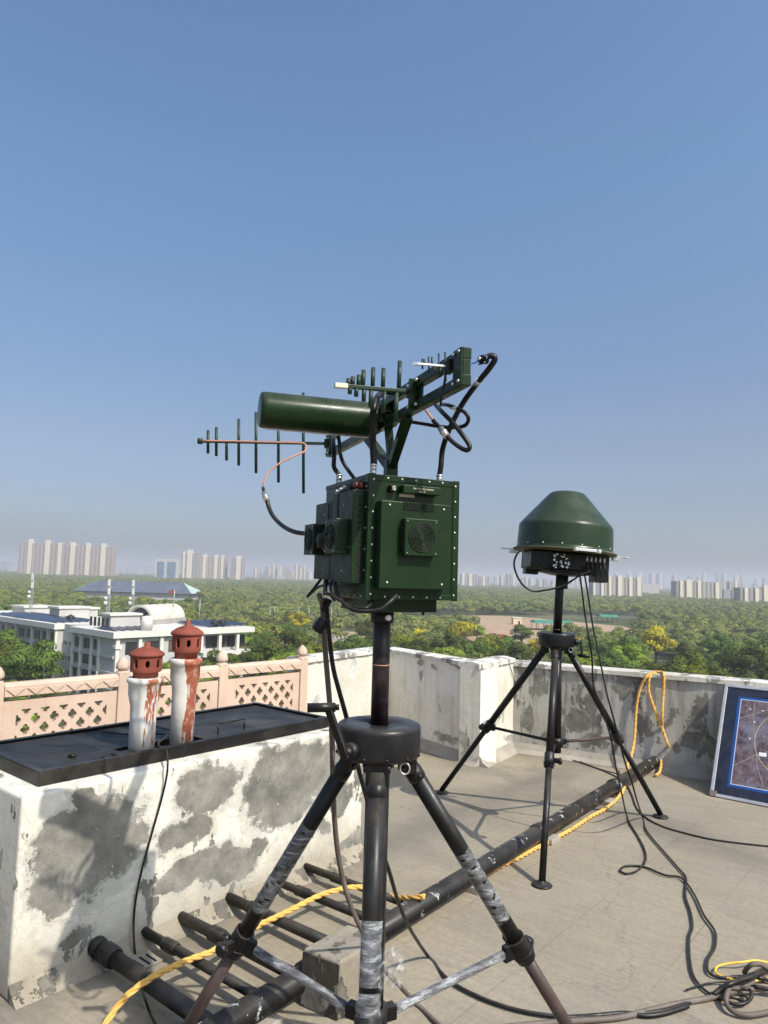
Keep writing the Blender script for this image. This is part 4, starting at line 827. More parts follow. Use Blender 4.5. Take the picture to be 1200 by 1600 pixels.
cn = [pp(795, 1033, W23, V((.76, -.5, 0)).normalized())]
d3 = (W34 - W23).normalized(); n3 = V((d3.y, -d3.x, 0)); o3 = W23 + n3 * .012
cable([pp(x, y, o3, n3) for (x, y) in ((796, 1038), (803, 1062), (806, 1090), (810, 1120), (815, 1150))] + gr([(823, 1172), (835, 1178), (850, 1172)], .01), .0035, 'wall_wire', 'thin dark wire hanging down the sunlit return of the parapet')
# cables hanging from the near cabinet
cable([L(-.02, .30, .0), at(504, 950, 2.25), at(506, 990, 2.25), at(511, 1050, 2.25), at(516, 1110, 2.26), at(519, 1160, 2.27), at(520, 1210, 2.28), at(522, 1270, 2.33), at(529, 1340, 2.38), at(543, 1400, 2.43), at(561, 1445, 2.48), at(590, 1500, 2.56), at(615, 1530, 2.62)] + [pz(645, 1562, .02), pz(690, 1605, .012), pz(740, 1650, .012)], .0085, 'hanging_cable', 'grey-brown cable hanging left of the near mast down to the floor', m='cable_grey')
cable([at(510, 945, 2.2), at(513, 980, 2.2), at(520, 1040, 2.2), at(530, 1080, 2.2), at(541, 1120, 2.2), at(556, 1185, 2.22), at(572, 1245, 2.32), at(590, 1310, 2.42), at(607, 1358, 2.52), at(622, 1408, 2.66), at(640, 1450, 2.82)] + gr([(668, 1493), (700, 1530), (745, 1556), (800, 1576), (860, 1587), (930, 1590), (990, 1584), (1040, 1578), (1090, 1562), (1130, 1555)], .012), .0072, 'hanging_cable', 'black cable hanging beside the grey-brown one and sweeping across the floor')
cable(gr([(640, 1640), (740, 1612), (860, 1598), (960, 1591), (1010, 1580), (1060, 1568), (1110, 1559), (1150, 1548), (1185, 1530), (1230, 1520)], .012), .0105, 'floor_cable', 'thick grey-brown cable along the bottom right of the floor', m='cable_grey')
cable(gr([(880, 1590), (930, 1587), (975, 1583), (1010, 1587), (1040, 1583), (1075, 1572)], .012), .0085, 'floor_cable', 'black cable crossing over the thick grey-brown one near the bottom edge')
fe = MB(); fe.cyl(at(514, 936, 2.2), at(505, 955, 2.2), .0115, n=18); tag(fe.build('ferrite_sleeve', M['rubber'], bevel=.002), 'black ferrite sleeve on the cable just under the cabinet', 'ferrite')
fe = MB(); fe.cyl(at(508, 968, 2.22), at(494, 987, 2.22), .0205, n=22); tag(fe.build('ferrite_sleeve', M['plum'], bevel=.008, seg=3), 'rounded brown rubber lump on the grey cable below the cabinet', 'ferrite')
b = MB(); b.cyl(at(505, 934, 2.25), at(506, 952, 2.25), .011, n=16); tag(b.build('connector_sleeve', M['rubber']), 'black sleeve where the grey-brown cable leaves the cabinet', 'connector sleeve')
# cable draped over the hatch and down the plinth face
fo = KA + BN * .012
hs = [H0 + BA * .55 - BN * .52 + hz * (zs + .01), H0 + BA * .62 - BN * .36 + hz * (zs + .012), H0 + BA * .72 - BN * .22 + hz * (zs + .02), pp(247, 1163, H0 - BN * .06, BN), pp(259, 1172, H0, BN), pp(262, 1190, KA + BN * .03, BN), pp(260, 1215, KA + BN * .025, BN)]
cable(hs + [pp(x, y, fo, BN) for (x, y) in ((252, 1250), (238, 1300), (224, 1350), (213, 1400), (209, 1440))] + [pp(210, 1480, KA + BN * .05, BN), pp(215, 1515, KA + BN * .10, BN), pz(224, 1552, .10), pz(234, 1582, .03), pz(248, 1610, .012)], .0046, 'wall_cable', 'thin black cable draped from the hatch down the peeling plinth face')
# pile of cable at lower right
def z1(x, y): return (1040 + x / 7.5, 1480 + y / 7.5)
pile = [
 ([(920, 300, .02), (960, 240, .05), (1020, 200, .07), (1100, 195, .07), (1180, 235, .05), (1300, 280, .02)], .0095, 'cable_grey', 'grey-brown cable arching highest at the back of the cable pile'),
 ([(560, 560, .012), (650, 490, .03), (760, 430, .05), (880, 385, .05), (1000, 350, .05), (1110, 300, .04), (1250, 250, .02)], .010, 'cable', 'thickest black cable entering the pile from the right edge'),
 ([(640, 470, .03), (760, 430, .04), (900, 350, .03), (1000, 340, .02), (1110, 360, .02), (1200, 385, .01), (1300, 410, .01)], .008, 'cable', 'black cable weaving through the middle of the cable pile'),
 ([(740, 470, .03), (860, 480, .02), (980, 490, .03), (1100, 500, .02), (1250, 540, .01)], .009, 'cable_grey', 'grey cable lying flat across the cable pile'),
 ([(1010, 470, .03), (1080, 465, .04), (1150, 480, .03), (1260, 500, .02)], .008, 'rubber', 'short thick black cable at the right edge of the pile'),
 ([(990, 500, .03), (1010, 550, .03), (990, 610, .02), (930, 655, .015), (840, 670, .012), (750, 650, .012), (690, 620, .012)], .007, 'cable', 'black cable curling round the front of the pile'),
 ([(745, 480, .03), (715, 560, .03), (710, 650, .02), (760, 730, .015), (860, 780, .012), (980, 795, .012), (1100, 780, .012), (1260, 750, .012)], .0095, 'cable_grey', 'grey-brown hose sweeping low along the near side of the pile'),
 ([(760, 590, .012), (850, 610, .012), (930, 640, .012), (960, 600, .02), (900, 560, .02), (800, 560, .015), (700, 590, .012)], .0045, 'cable', 'thin black wire ring inside the cable pile'),
 ([(240, 500, .005), (380, 455, .006), (520, 420, .006), (690, 410, .008), (800, 440, .01)], .0035, 'cable', 'very thin dark wire left of the cable pile'),
]
for (pts, r, m, lb_) in pile: cable([pz(*z1(x, y), z + .006) for (x, y, z) in pts], r, 'coiled_cable', lb_, m=m, group=None)
cable([pz(*z1(x, y), z + .006) for (x, y, z) in ((780, 375, .006), (680, 345, .006), (600, 310, .008), (580, 270, .01), (620, 220, .012), (740, 190, .02), (900, 175, .03), (1050, 155, .03), (1200, 180, .02), (1320, 220, .01))], .0042, 'yellow_cable', 'thin yellow cable arcing round the back of the pile', m='yellow_cable')
cable([pz(*z1(x, y), z + .006) for (x, y, z) in ((740, 365, .006), (820, 390, .008), (900, 412, .008), (1000, 400, .01), (1110, 380, .01), (1250, 350, .01))], .0042, 'yellow_cable', 'yellow cable crossing under the middle of the pile', m='yellow_cable')
# ---------------------------------------------------------------- black pipes on the floor
PZ = .078
pa = pz(335, 1612, PZ); pb_ = pz(1040, 1179, PZ); pd_ = (pb_ - pa).normalized()
bp = thing('big_pipe', (pa + pb_) / 2, 'long thick black pipe lying across the roof to the far parapet', 'pipe')
PR = .047
q = MB(); q.cyl(pa - pd_ * .9, pb_ + pd_ * .02, PR, n=36, cap=True); q.build('pipe_run', M['pipe'], bp)
js = [pz(483, 1522, PZ), pz(836, 1300, PZ), pz(955, 1228, PZ)]
for j in js:
    s_ = (j - pa).dot(pd_); q = MB(); c = pa + pd_ * s_; q.lathe([(PR, -.035), (PR + .007, -.032), (PR + .008, 0), (PR + .007, .032), (PR, .035)], 32, c, pd_); q.build('joint_collar', M['pipe'], bp)
q = MB(); q.lathe([(PR + .001, -.01), (PR + .006, -.01), (PR + .006, .01), (PR - .006, .01), (PR - .006, -.04), (0, -.04)], 30, pb_ + pd_ * .02 - pd_ * .01, pd_); q.build('pipe_end', M['rubber'], bp)
for k, s_ in enumerate((.2, 1.7, 2.6, 3.6)):
    q = MB(); c = pa + pd_ * s_; q.box(V((c.x, c.y, .0165)), .12, .13, .032, pd_, Z.cross(pd_), Z); tag(q.build('support_block', M['cement'], bevel=.004), ['small concrete chock under the big pipe near the plinth', 'small concrete chock under the big pipe between both tripods', 'small concrete chock under the big pipe by the far tripod front leg', 'small concrete chock under the big pipe near the far parapet'][k], 'support')
side = [(150, 1497, .030, 'widest side pipe, leaving the plinth wall at far left with a thick flange'), (225, 1477, .0195, 'second side pipe from the left below the draped thin cable'), (283, 1447, .0235, 'side pipe passing under the near tripod left leg clamp'), (357, 1412, .0235, 'side pipe just right of the near tripod left leg'), (425, 1392, .0185, 'side pipe crossed by the rope right before the concrete block'), (477, 1361, .0185, 'farthest side pipe, behind the concrete block and the front leg')]
for k, (x, y, r, lb_) in enumerate(side):
    s0 = pp(x, y, KA + BN * .0, BN); s0.z = max(.055, s0.z) if k else .075; s1 = s0 + BN * ((pa - s0).dot(BN)); s1.z = PZ - .005
    t = thing('side_pipe', s0, lb_, 'pipe'); d = (s1 - s0).normalized()
    q = MB(); q.cyl(s0 - d * .06, s1 - d * (PR - .012), r, n=24); q.build('pipe_run', M['pipe2'], t)
    q = MB(); cpos = s0 + d * (.10 if k == 0 else [.10, .19, .26, .20, .22, .24][k]); n6 = 8
    q.cyl(cpos - d * .03, cpos + d * .03, r * 1.38, n=n6); q.cyl(cpos - d * .045, cpos - d * .03, r * 1.22, r * 1.38, n=20); q.cyl(cpos + d * .03, cpos + d * .045, r * 1.38, r * 1.18, n=20); q.build('coupling', M['pipe2'], t, bevel=.003)
    if k == 0: q = MB(); q.lathe([(r, 0), (r * 1.35, .002), (r * 1.32, .02), (r * 1.1, .035), (r, .037)], 18, s0, d); q.build('wall_flange', M['rubber'], t)
# concrete plinth block over the big pipe
cb0 = pz(532, 1503, .205); cb0.z = 0; dL = (pz(473, 1481, .205) - pz(532, 1503, .205)); dL.z = 0; dB = (pz(600, 1462, .205) - pz(532, 1503, .205)); dB.z = 0
q = MB(); t = thing('concrete_block', cb0, 'rough concrete block straddling the big pipe behind the near tripod', 'block')
N = 14; vs = []; fs = []; rg = random.Random(11)
tb = bmesh.new(); 
q.par(cb0 + Z * .001, dL, dB, Z * .204); o = q.build('block_body', m_plaster('grimy_cement', [], (0, 0, 0), (1, 0, 0), base=(.30, .265, .21), grey=(.15, .135, .11), streak=.3, th=.95), t, bevel=.012, seg=3)
sn = Z.cross(dL).normalized(); sn = sn if sn.dot(dB) < 0 else -sn
MB().par(cb0 + dL * .02 + sn * .001 + Z * .004, dL * .96, sn * .003, Z * .19).build('tar_coat', m_plaster('tar_smear', [], (0, 0, 0), (1, 0, 0), base=(.075, .062, .05), grey=(.22, .2, .17), streak=.2, th=.95), t)
tag(MB().par(KA + BN * .083 + BA * .40 + Z * .004, BA * .14, BN * .09, Z * .006).build('drain_frame', M['cement']), 'small floor drain frame at the foot of the plinth', 'drain')
dg_ = [o for o in C.objects if o.name == 'drain_frame'][0]
for k in range(4): adopt(MB().par(KA + BN * .090 + BA * (.42 + .03 * k) + Z * .0105, BA * .010, BN * .076, Z * .001).build('slot', M['dark_hole']), dg_)
# ---------------------------------------------------------------- orange rope
def rope(pts, r, label, k=10):
    P = spline(pts, k); 
    # resample to even spacing
    out = [P[0]]; acc = 0; step = r * 1.1
    for a, b2 in zip(P, P[1:]):
        seg = (b2 - a).length
        while acc + seg >= step:
            f_ = (step - acc) / seg; a = a + (b2 - a) * f_; out.append(a); seg = (b2 - a).length; acc = 0
        acc += seg
    q = MB(); m = len(out); T = [(out[min(i + 1, m - 1)] - out[max(i - 1, 0)]).normalized() for i in range(m)]; x = frame(T[0])[0]; X = []
    for i in range(m): x = (x - T[i] * x.dot(T[i])).normalized(); X.append((x, T[i].cross(x)))
    for s_ in range(3):
        st = []
        for i in range(m): a = 2 * math.pi * s_ / 3 + i * .55; st.append(out[i] + (X[i][0] * math.cos(a) + X[i][1] * math.sin(a)) * r * .52)
        q.tube(st, r * .56, 7, k=1)
    return tag(q.build('rope', M['rope']), label, 'rope')
rope([pz(150, 1625, .02), pz(178, 1580, .06), pz(205, 1550, .11), pz(245, 1523, .135), pz(290, 1502, .12), pz(330, 1487, .105), pz(365, 1468, .11), pz(400, 1448, .12), pz(450, 1424, .11), pz(500, 1399, .105), pz(535, 1389, .105), pz(560, 1386, .10), pz(585, 1391, .085), pz(610, 1400, .075), pz(640, 1403, .12), pz(664, 1400, .15)], .0120, 'orange rope running over the side pipes beside the plinth')
nb_ = V((pd_.y, -pd_.x, 0))
rp = [pz(745, 1372, .018), pz(763, 1364, .016), pz(787, 1351, .016), pz(814, 1338, .016), pz(838, 1325, .016), pz(869, 1309, .016), pz(896, 1294, .016), pz(923, 1276, .016), pz(947, 1263, .016), pz(966, 1246, .018), pz(976, 1228, .06)]
d4 = (W4b - W34).normalized(); n4 = V((d4.y, -d4.x, 0)); n4 = n4 if n4.y < 0 else -n4; o4 = W34 + n4 * .03
def z7(x, y): return (940 + x * .2167, 1000 + y * .2167)
up = [pp(*z7(x, y), W34 + n4 * off, n4) for (x, y, off) in ((190, 900, .30), (215, 830, .18), (235, 720, .08), (250, 500, .035), (265, 400, .035), (285, 330, .035), (325, 262, .045), (380, 232, -.02), (430, 232, -.03), (450, 258, .03), (443, 400, .03), (436, 600, .04), (430, 770, .09))]
kn = pb_ - pd_ * .10
up[-1] = kn + Z * (PR + .06) + nb_ * .012; up.append(kn + Z * (PR + .011) + nb_ * .004)
rope(rp + up, .0120, 'orange rope lying along the big pipe and hanging over the parapet')
dn = [pp(*z7(x, y), W34 + n4 * off, n4) for (x, y, off) in ((400, 236, -.04), (350, 265, .03), (338, 330, .035), (348, 400, .035), (400, 550, .035), (445, 660, .035), (480, 770, .04), (492, 850, .05))]
def ring(c, r, ph, tl): return [c + (nb_ * math.cos(a + ph) + Z * math.sin(a + ph)) * r + pd_ * tl * a / 6.28 for a in [i * math.pi / 6 for i in range(12)]]
turns = [kn - pd_ * (.0052 * i) + (nb_ * math.cos(math.pi / 2 - i * math.pi / 6) + Z * math.sin(math.pi / 2 - i * math.pi / 6)) * (PR + .011) for i in range(26)]
tail = [kn - pd_ * .17 + nb_ * .03 + Z * (PR + .006), kn - pd_ * .25 + nb_ * .062 + Z * .0, kn - pd_ * .36 + nb_ * .08 - Z * .05, kn - pd_ * .46 + nb_ * .075 - Z * .062]
rope(dn[:-1] + [kn + Z * (PR + .07) - pd_ * -.03] + turns + tail, .0115, 'orange rope end wound round the far end of the big pipe', 4)
# ---------------------------------------------------------------- framed map board
b0 = pz(1109, 1243, .004); b1 = pz(1300, 1281, .004); bd = (b1 - b0); bd.z = 0; bd.normalize(); tl = at(1127, 1068, b0.y + .44); hv = tl - b0; hv -= bd * hv.dot(bd)
BH_ = hv.length; bu = hv.normalized(); bn = bd.cross(bu).normalized(); bn = bn if bn.y < 0 else -bn
BWd = 1.25; board = thing('map_board', b0 + bd * BWd / 2, 'blue bordered satellite map board with an aluminium frame, leaning on the parapet', 'board')
def BP(s, h, o=0): return b0 + bd * s + bu * h + bn * o
def m_board():
    t = NT('map_print', .22, spec=.5); o0 = BP(0, 0); s = t.math('SUBTRACT', t.dot(bd), o0.dot(bd)); h = t.math('SUBTRACT', t.dot(bu), o0.dot(bu))
    a = t.noise(14, 8, .72); b_ = t.noise(40, 6, .75, t.map(loc=(2, 1, 0))); c = t.ramp(a, [(.36, (.055, .035, .04)), (.5, (.115, .075, .075)), (.6, (.15, .11, .11)), (.72, (.09, .10, .13))])
    c = t.mix(t.ramp(b_, [(.5, 0.0), (.66, .7)]), c, (.22, .22, .27)); c = t.mix(t.ramp(b_, [(.28, .8), (.4, 0.0)]), c, (.03, .03, .045))
    cl = t.noise(5, 4, .6, t.map(loc=(7, 1, 0))); c = t.mix(t.ramp(cl, [(.5, 0.0), (.62, .45)]), c, (.20, .22, .30))
    # inner blue border then dark navy margin
    def inside(s0, s1, h0, h1):
        return t.math('MULTIPLY', t.math('MULTIPLY', t.math('GREATER_THAN', s, s0), t.math('LESS_THAN', s, s1)), t.math('MULTIPLY', t.math('GREATER_THAN', h, h0), t.math('LESS_THAN', h, h1)))
    H_ = BH_; mg = t.mix(t.ramp(t.noise(9, 6, .7), [(.4, 0.0), (.7, .5)]), (.014, .018, .034), (.055, .058, .072))
    e = inside(.112, BWd - .112, .098, H_ - .098); e2 = inside(.132, BWd - .132, .118, H_ - .118); e3 = inside(.138, BWd - .138, .124, H_ - .124)
    c2 = t.mix(e, mg, (.018, .065, .23)); c2 = t.mix(e2, c2, (.45, .50, .62)); c2 = t.mix(e3, c2, c)
    t.out('Base Color', c2); return t.m
b = MB(); b.par(BP(.012, .012, -.012), bd * (BWd - .024), bu * (BH_ - .024), bn * .012); b.build('map_sheet', m_board(), board)
fw = .024; b = MB()
b.par(BP(0, 0, -.018), bd * BWd, bu * fw, bn * .026); b.build('bottom_frame', M['alu'], board, bevel=.002)
b = MB(); b.par(BP(0, BH_ - fw, -.018), bd * BWd, bu * fw, bn * .026); b.build('top_frame', M['alu'], board, bevel=.002)
for s_ in (0, BWd - fw): b = MB(); b.par(BP(s_, fw + .0005, -.018), bd * fw, bu * (BH_ - 2 * fw - .001), bn * .026); b.build('side_frame', M['alu'], board, bevel=.002)
b = MB(); b.par(BP(-.004, -.002, -.02), bd * .05, bu * .045, bn * .0295); b.build('corner_cap', simple('brown_corner', (.16, .13, .11), .5), board, bevel=.002)
cxm, chm = .55, BH_ * .53
yl_ = simple('yellow_print_line', (.50, .38, .20), .4); gl_ = simple('grey_print_line', (.36, .31, .29), .4)
s0_, s1_, h0_, h1_ = .14, BWd - .14, .126, BH_ - .126
for rr, mm in ((.285, yl_), (.155, yl_), (.085, gl_)):
    vs = []; fs = []; n = 72
    for i in range(n + 1):
        a = 2 * math.pi * i / n; hh_ = chm + rr * math.sin(a)
        for k in (-.0022, .0022): vs.append(BP(cxm + (rr + k) * math.cos(a), chm + (rr + k) * math.sin(a), .0012))
    for i in range(n): fs.append((2 * i, 2 * i + 1, 2 * i + 3, 2 * i + 2))
    MB().add(vs, fs).build('range_ring', mm, board)
def pl_(pts, m, w=.0018):
    for (p, q_) in zip(pts, pts[1:]):
        a_, b_ = BP(p[0], p[1], .0018), BP(q_[0], q_[1], .0018); d = (b_ - a_).normalized(); s_ = bn.cross(d)
        MB().add([a_ - s_ * w, b_ - s_ * w, b_ + s_ * w, a_ + s_ * w], [(0, 1, 2, 3)]).build('road_line', m, board)
pl_([(.145, .70 * BH_), (.23, .745 * BH_), (.33, .80 * BH_), (.48, .86 * BH_)], gl_); pl_([(.24, .875 * BH_), (.235, .72 * BH_), (.27, .50 * BH_), (.285, .42 * BH_), (.30, .30 * BH_), (.36, .15 * BH_)], gl_); pl_([(.14, .28 * BH_), (.285, .40 * BH_), (.38, .45 * BH_), (.5, .52 * BH_)], gl_)
lw = simple('white_print_label', (.68, .66, .72), .4)
for (s_, h_) in ((.305, .395), (.405, .435)):
    p = BP(s_, h_ * BH_, .0022); o = MB().add([p, p + bd * .052, p + bd * .052 + bu * .03, p + bu * .03], [(0, 1, 2, 3)]).build('map_label', lw, board)
for (s_, h_) in ((.21, .79), (.30, .79), (.23, .53), (.25, .68)):
    p = BP(s_, h_ * BH_, .002); MB().cyl(p, p + bn * .0008, .006, n=12).build('map_dot', lw, board)
# ---------------------------------------------------------------- land
GZ = -26.4
def m_ground():
    t = NT('dry_ground', .95, spec=.1); a = t.noise(.02, 6, .6); b_ = t.noise(.35, 6, .7)
    c = t.ramp(a, [(.35, (.055, .075, .028)), (.5, (.10, .105, .05)), (.62, (.21, .165, .10))])
    c = t.mix(t.ramp(b_, [(.4, .6), (.65, 0.0)]), c, (.05, .065, .025)); t.out('Base Color', c); return t.m
g = MB(); g.add([(-9000, -3000, GZ), (9000, -3000, GZ), (9000, 15500, GZ), (-9000, 15500, GZ)], [(0, 1, 2, 3)]); tag(g.build('ground', m_ground()), kind='structure')
M['sand'] = simple('bare_sandy_earth', (.36, .245, .15), .95, var=.18, scale=.08)
M['tar'] = simple('grey_park_road', (.16, .15, .14), .9, var=.2, scale=.1)
def patch(name, pts, m, dz=.06):
    P = [pz(x, y, GZ + dz) for (x, y) in pts]; c = sum(P, V((0, 0, 0))) / len(P)
    tag(MB().add([c] + P, [(0, i + 1, (i + 1) % len(P) + 1) for i in range(len(P))]).build(name, m), kind='structure')
patch('bare_clearing', [(600, 972), (640, 966), (700, 963), (770, 961), (840, 966), (900, 972), (970, 978), (1000, 985), (960, 996), (900, 1002), (850, 1003), (800, 1008), (765, 1010), (735, 1000), (700, 985), (640, 980)], M['sand'])
patch('sandy_track', [(380, 985), (440, 982), (520, 985), (600, 990), (590, 1012), (520, 1014), (460, 1008), (400, 1002)], M['sand'], .07)
patch('park_road', [(905, 1006), (960, 1010), (1010, 1015), (1060, 1024), (1060, 1030), (1000, 1022), (950, 1016), (905, 1011)], M['tar'], .08)
# ---------------------------------------------------------------- trees
def leafmat(name, cols, tr=.33, cell=None, scale=.5):
    cols = [tuple(min(.8, c * k_ * (1.2 if cell else 1)) for c, k_ in zip(q, (1.95, 1.85, 1.35))) for q in cols]; t = NT(name, .75, spec=.15); r = t.rnd() if cell is None else None
    n = t.noise(scale, 3, .6); 
    c = t.ramp(n, [(.3, cols[0]), (.55, cols[1]), (.8, cols[2])])
    if cell:
        v = t.vor(cell, t.map(sc=(1, 1, 0)), out='Color'); sv = t.sep(v)
        c = t.mix(t.ramp(sv[0], [(0, .0), (.25, .85), (.5, .2), (.75, .6), (1, 0.0)]), c, cols[3]); c = t.mix(t.ramp(sv[1], [(.55, 0.0), (.75, .75)]), c, cols[4])
        c = t.mix(t.ramp(t.noise(.012, 3), [(.45, 0.0), (.6, .5)]), c, cols[3])
    else:
        hsv = t.t.nodes.new('ShaderNodeHueSaturation'); t.set(hsv.inputs['Color'], c); t.set(hsv.inputs['Hue'], t.math('ADD', t.math('MULTIPLY', r, .045), .443) if 'yellow' not in name else .502); t.set(hsv.inputs['Value'], t.math('ADD', t.math('MULTIPLY', r, .75), .85)); c = hsv.outputs[0]
    t.out('Base Color', c)
    tl = t.t.nodes.new('ShaderNodeBsdfTranslucent'); t.set(tl.inputs[0], c); mx = t.t.nodes.new('ShaderNodeMixShader'); mx.inputs[0].default_value = tr
    om = t.t.nodes['Material Output']; t.t.links.new(t.b.outputs[0], mx.inputs[1]); t.t.links.new(tl.outputs[0], mx.inputs[2]); t.t.links.new(mx.outputs[0], om.inputs[0]); return t.m
LM = {
 'dense': leafmat('dense_green_leaves', [(.020, .042, .012), (.040, .075, .018), (.070, .115, .030)]),
 'bright': leafmat('bright_green_leaves', [(.040, .075, .012), (.080, .130, .020), (.125, .175, .035)]),
 'grey': leafmat('grey_green_fine_leaves', [(.050, .070, .030), (.085, .110, .048), (.125, .150, .070)]),
 'olive': leafmat('olive_leaves', [(.055, .065, .020), (.100, .110, .030), (.150, .155, .050)]),
 'yellow': leafmat('yellow_blossom', [(.15, .15, .02), (.27, .245, .015), (.36, .31, .015)]),
 'brown': leafmat('bare_purple_brown_twigs', [(.055, .045, .038), (.085, .068, .055), (.11, .09, .07)]),
 'wood': leafmat('mixed_woodland_canopy', [(.028, .052, .016), (.050, .085, .024), (.080, .120, .036), (.105, .110, .060), (.125, .140, .030)], cell=.075, scale=.12),
}
M['bark'] = simple('grey_brown_bark', (.11, .085, .06), .9, var=.3)
def crown(rg, n, R_, H, kind, leaf):
    """leaf quads on the shells of many small clumps; returns (n*4,3) points"""
    nc = {'dense': 17, 'bright': 15, 'grey': 20, 'olive': 16, 'yellow': 15, 'brown': 20, 'wood': 6}[kind]
    c = []
    while len(c) < nc:
        p = rg.uniform(-1, 1, 3); r2 = p[0] ** 2 + p[1] ** 2 + p[2] ** 2
        if r2 < 1 and r2 > .18 and p[2] > -.55: c.append(p)
    c = np.array(c); flat = .55 if kind == 'grey' else 1
    C_ = c * [R_ * .74, R_ * .74, H * .36 * flat] ; rr = rg.uniform(.30, .50, nc) * R_ * (1.25 if kind == 'wood' else 1)
    idx = rg.randint(0, nc, n); d = rg.normal(size=(n, 3)); d /= np.linalg.norm(d, axis=1)[:, None]; d[:, 2] = np.where(d[:, 2] < -.3, -d[:, 2], d[:, 2])
    rad = rr[idx] * (1 - .45 * rg.rand(n) ** 2) * (1.0 if kind not in ('brown', 'yellow') else rg.uniform(.6, 1.15, n))
    P = C_[idx] + d * rad[:, None] * [1, 1, .72]
    nr = d * 1.5 + rg.normal(size=(n, 3)) * .35; nr /= np.linalg.norm(nr, axis=1)[:, None]
    a = np.cross(nr, rg.normal(size=(n, 3))); a /= np.linalg.norm(a, axis=1)[:, None]; b_ = np.cross(nr, a)
    s = leaf * rg.uniform(.6, 1.3, n)[:, None]; q = np.stack([P - a * s * .5, P + b_ * s * .32, P + a * s * .5, P - b_ * s * .32], 1)
    return q.reshape(-1, 3)
def quadmesh(name, pts, mats):
    n = len(pts) // 4; me = bpy.data.meshes.new(name); me.vertices.add(n * 4); me.vertices.foreach_set('co', pts.astype(np.float32).ravel())
    me.loops.add(n * 4); me.loops.foreach_set('vertex_index', np.arange(n * 4, dtype=np.int32)); me.polygons.add(n)
    me.polygons.foreach_set('loop_start', np.arange(0, n * 4, 4, dtype=np.int32)); me.polygons.foreach_set('loop_total', np.full(n, 4, dtype=np.int32))
    me.materials.append(mats); me.update(calc_edges=True); return me
rs = np.random.RandomState(5)
KIND = {'dense': ('broadleaf_tree', 'rounded dark green tree in the park beyond the parapet', 'tree', 4.6, 8.5, 4200, .50), 'bright': ('broadleaf_tree', 'bright fresh green tree in the park beyond the parapet', 'tree', 4.4, 7.5, 4200, .50),
 'grey': ('acacia_tree', 'spreading feathery grey-green acacia in the park beyond the parapet', 'tree', 5.6, 6.5, 4600, .42), 'olive': ('scrub_tree', 'loose olive green scrub tree in the park beyond the parapet', 'tree', 3.9, 5.5, 3000, .42),
 'yellow': ('laburnum_tree', 'tree covered in yellow blossom in the park', 'tree', 4.0, 6.5, 1900, .50), 'brown': ('bare_tree', 'nearly leafless brown tree in the park beyond the parapet', 'tree', 4.2, 6.0, 1200, .34)}
PROTO = {}
def mk_tree(kind, v):
    nm, lb_, cat, R_, H, n, lf = KIND[kind]; t = bpy.data.objects.new(nm, None); C.objects.link(t)
    tr = MB(); h0 = H * .42; tr.tube([(0, 0, -.3), (.1, .05, h0 * .5), (-.05, .1, h0), (.1, 0, H * .7)], lambda u: .26 * (1 - u * .7), 7, k=2)
    rg = random.Random(v)
    for k in range(7):
        a = 2 * math.pi * k / 7 + rg.uniform(-.3, .3); e = V((math.cos(a), math.sin(a), 0)); l = R_ * rg.uniform(.55, .85); tr.tube([V((0, 0, h0 * rg.uniform(.5, 1))), e * l * .5 + Z * (h0 + l * .2), e * l + Z * (h0 + l * rg.uniform(.35, .7))], lambda u: .12 * (1 - u * .7), 5, k=2)
    o = tr.build('trunk', M['bark']); o.parent = t
    g2 = np.random.RandomState(v * 7 + len(kind)); p = crown(g2, n, R_, H, kind, lf) + [0, 0, H * .62]
    if kind == 'yellow':
        p2 = crown(g2, 900, R_ * .95, H, 'dense', .5) + [0, 0, H * .58]
        me = quadmesh('crown', p2, LM['olive']); o = bpy.data.objects.new('crown', me); C.objects.link(o); o.parent = t
        me = quadmesh('blossom', p, LM['yellow']); o = bpy.data.objects.new('blossom', me); C.objects.link(o); o.parent = t
    else:
        me = quadmesh('crown', p, LM[kind]); o = bpy.data.objects.new('crown', me); C.objects.link(o); o.parent = t
    return t
USED = {}
def put_tree(kind, v, P, sc, rz, label=None, group=True):
    key = (kind, v); nm, lb_, cat = KIND[kind][:3]
    if key not in PROTO: PROTO[key] = mk_tree(kind, v); o = PROTO[key]; o.location = P; o.rotation_euler = (0, 0, rz); o.scale = (sc, sc, sc)
    else: o = copy_tree(PROTO[key], P, rz, sc)
    o['label'] = label or lb_; o['category'] = cat
    if 'group' in o: del o['group']
    if not label: o['group'] = {'dense': 'dark green park trees', 'bright': 'bright green park trees', 'grey': 'grey-green acacias', 'olive': 'olive scrub trees', 'yellow': 'yellow flowering trees', 'brown': 'bare brown trees'}[kind]
    return o
def ok_place(x, y):
    px_, py_ = proj((x, y, GZ)); pt = proj((x, y, GZ + 7))[1]
    # keep white building footprint and its views, the clearing and the track open
    if BLD_IN(x, y): return False
    if 625 < px_ < 1000 and 962 < py_ < 1006 and not (700 < px_ < 1000 and rs.rand() < .0): 
        if 740 < px_ or py_ < 985: return False
    if 400 < px_ < 600 and 984 < py_ < 1012: return rs.rand() < .15
    if 742 < px_ < 855 and 1004 < py_ < 1042: return False
    if 485 < px_ < 590 and 1010 < py_ < 1048: return rs.rand() < .2
    if 78 < px_ < 190 and y < Pc.y + 12: return False
    return True
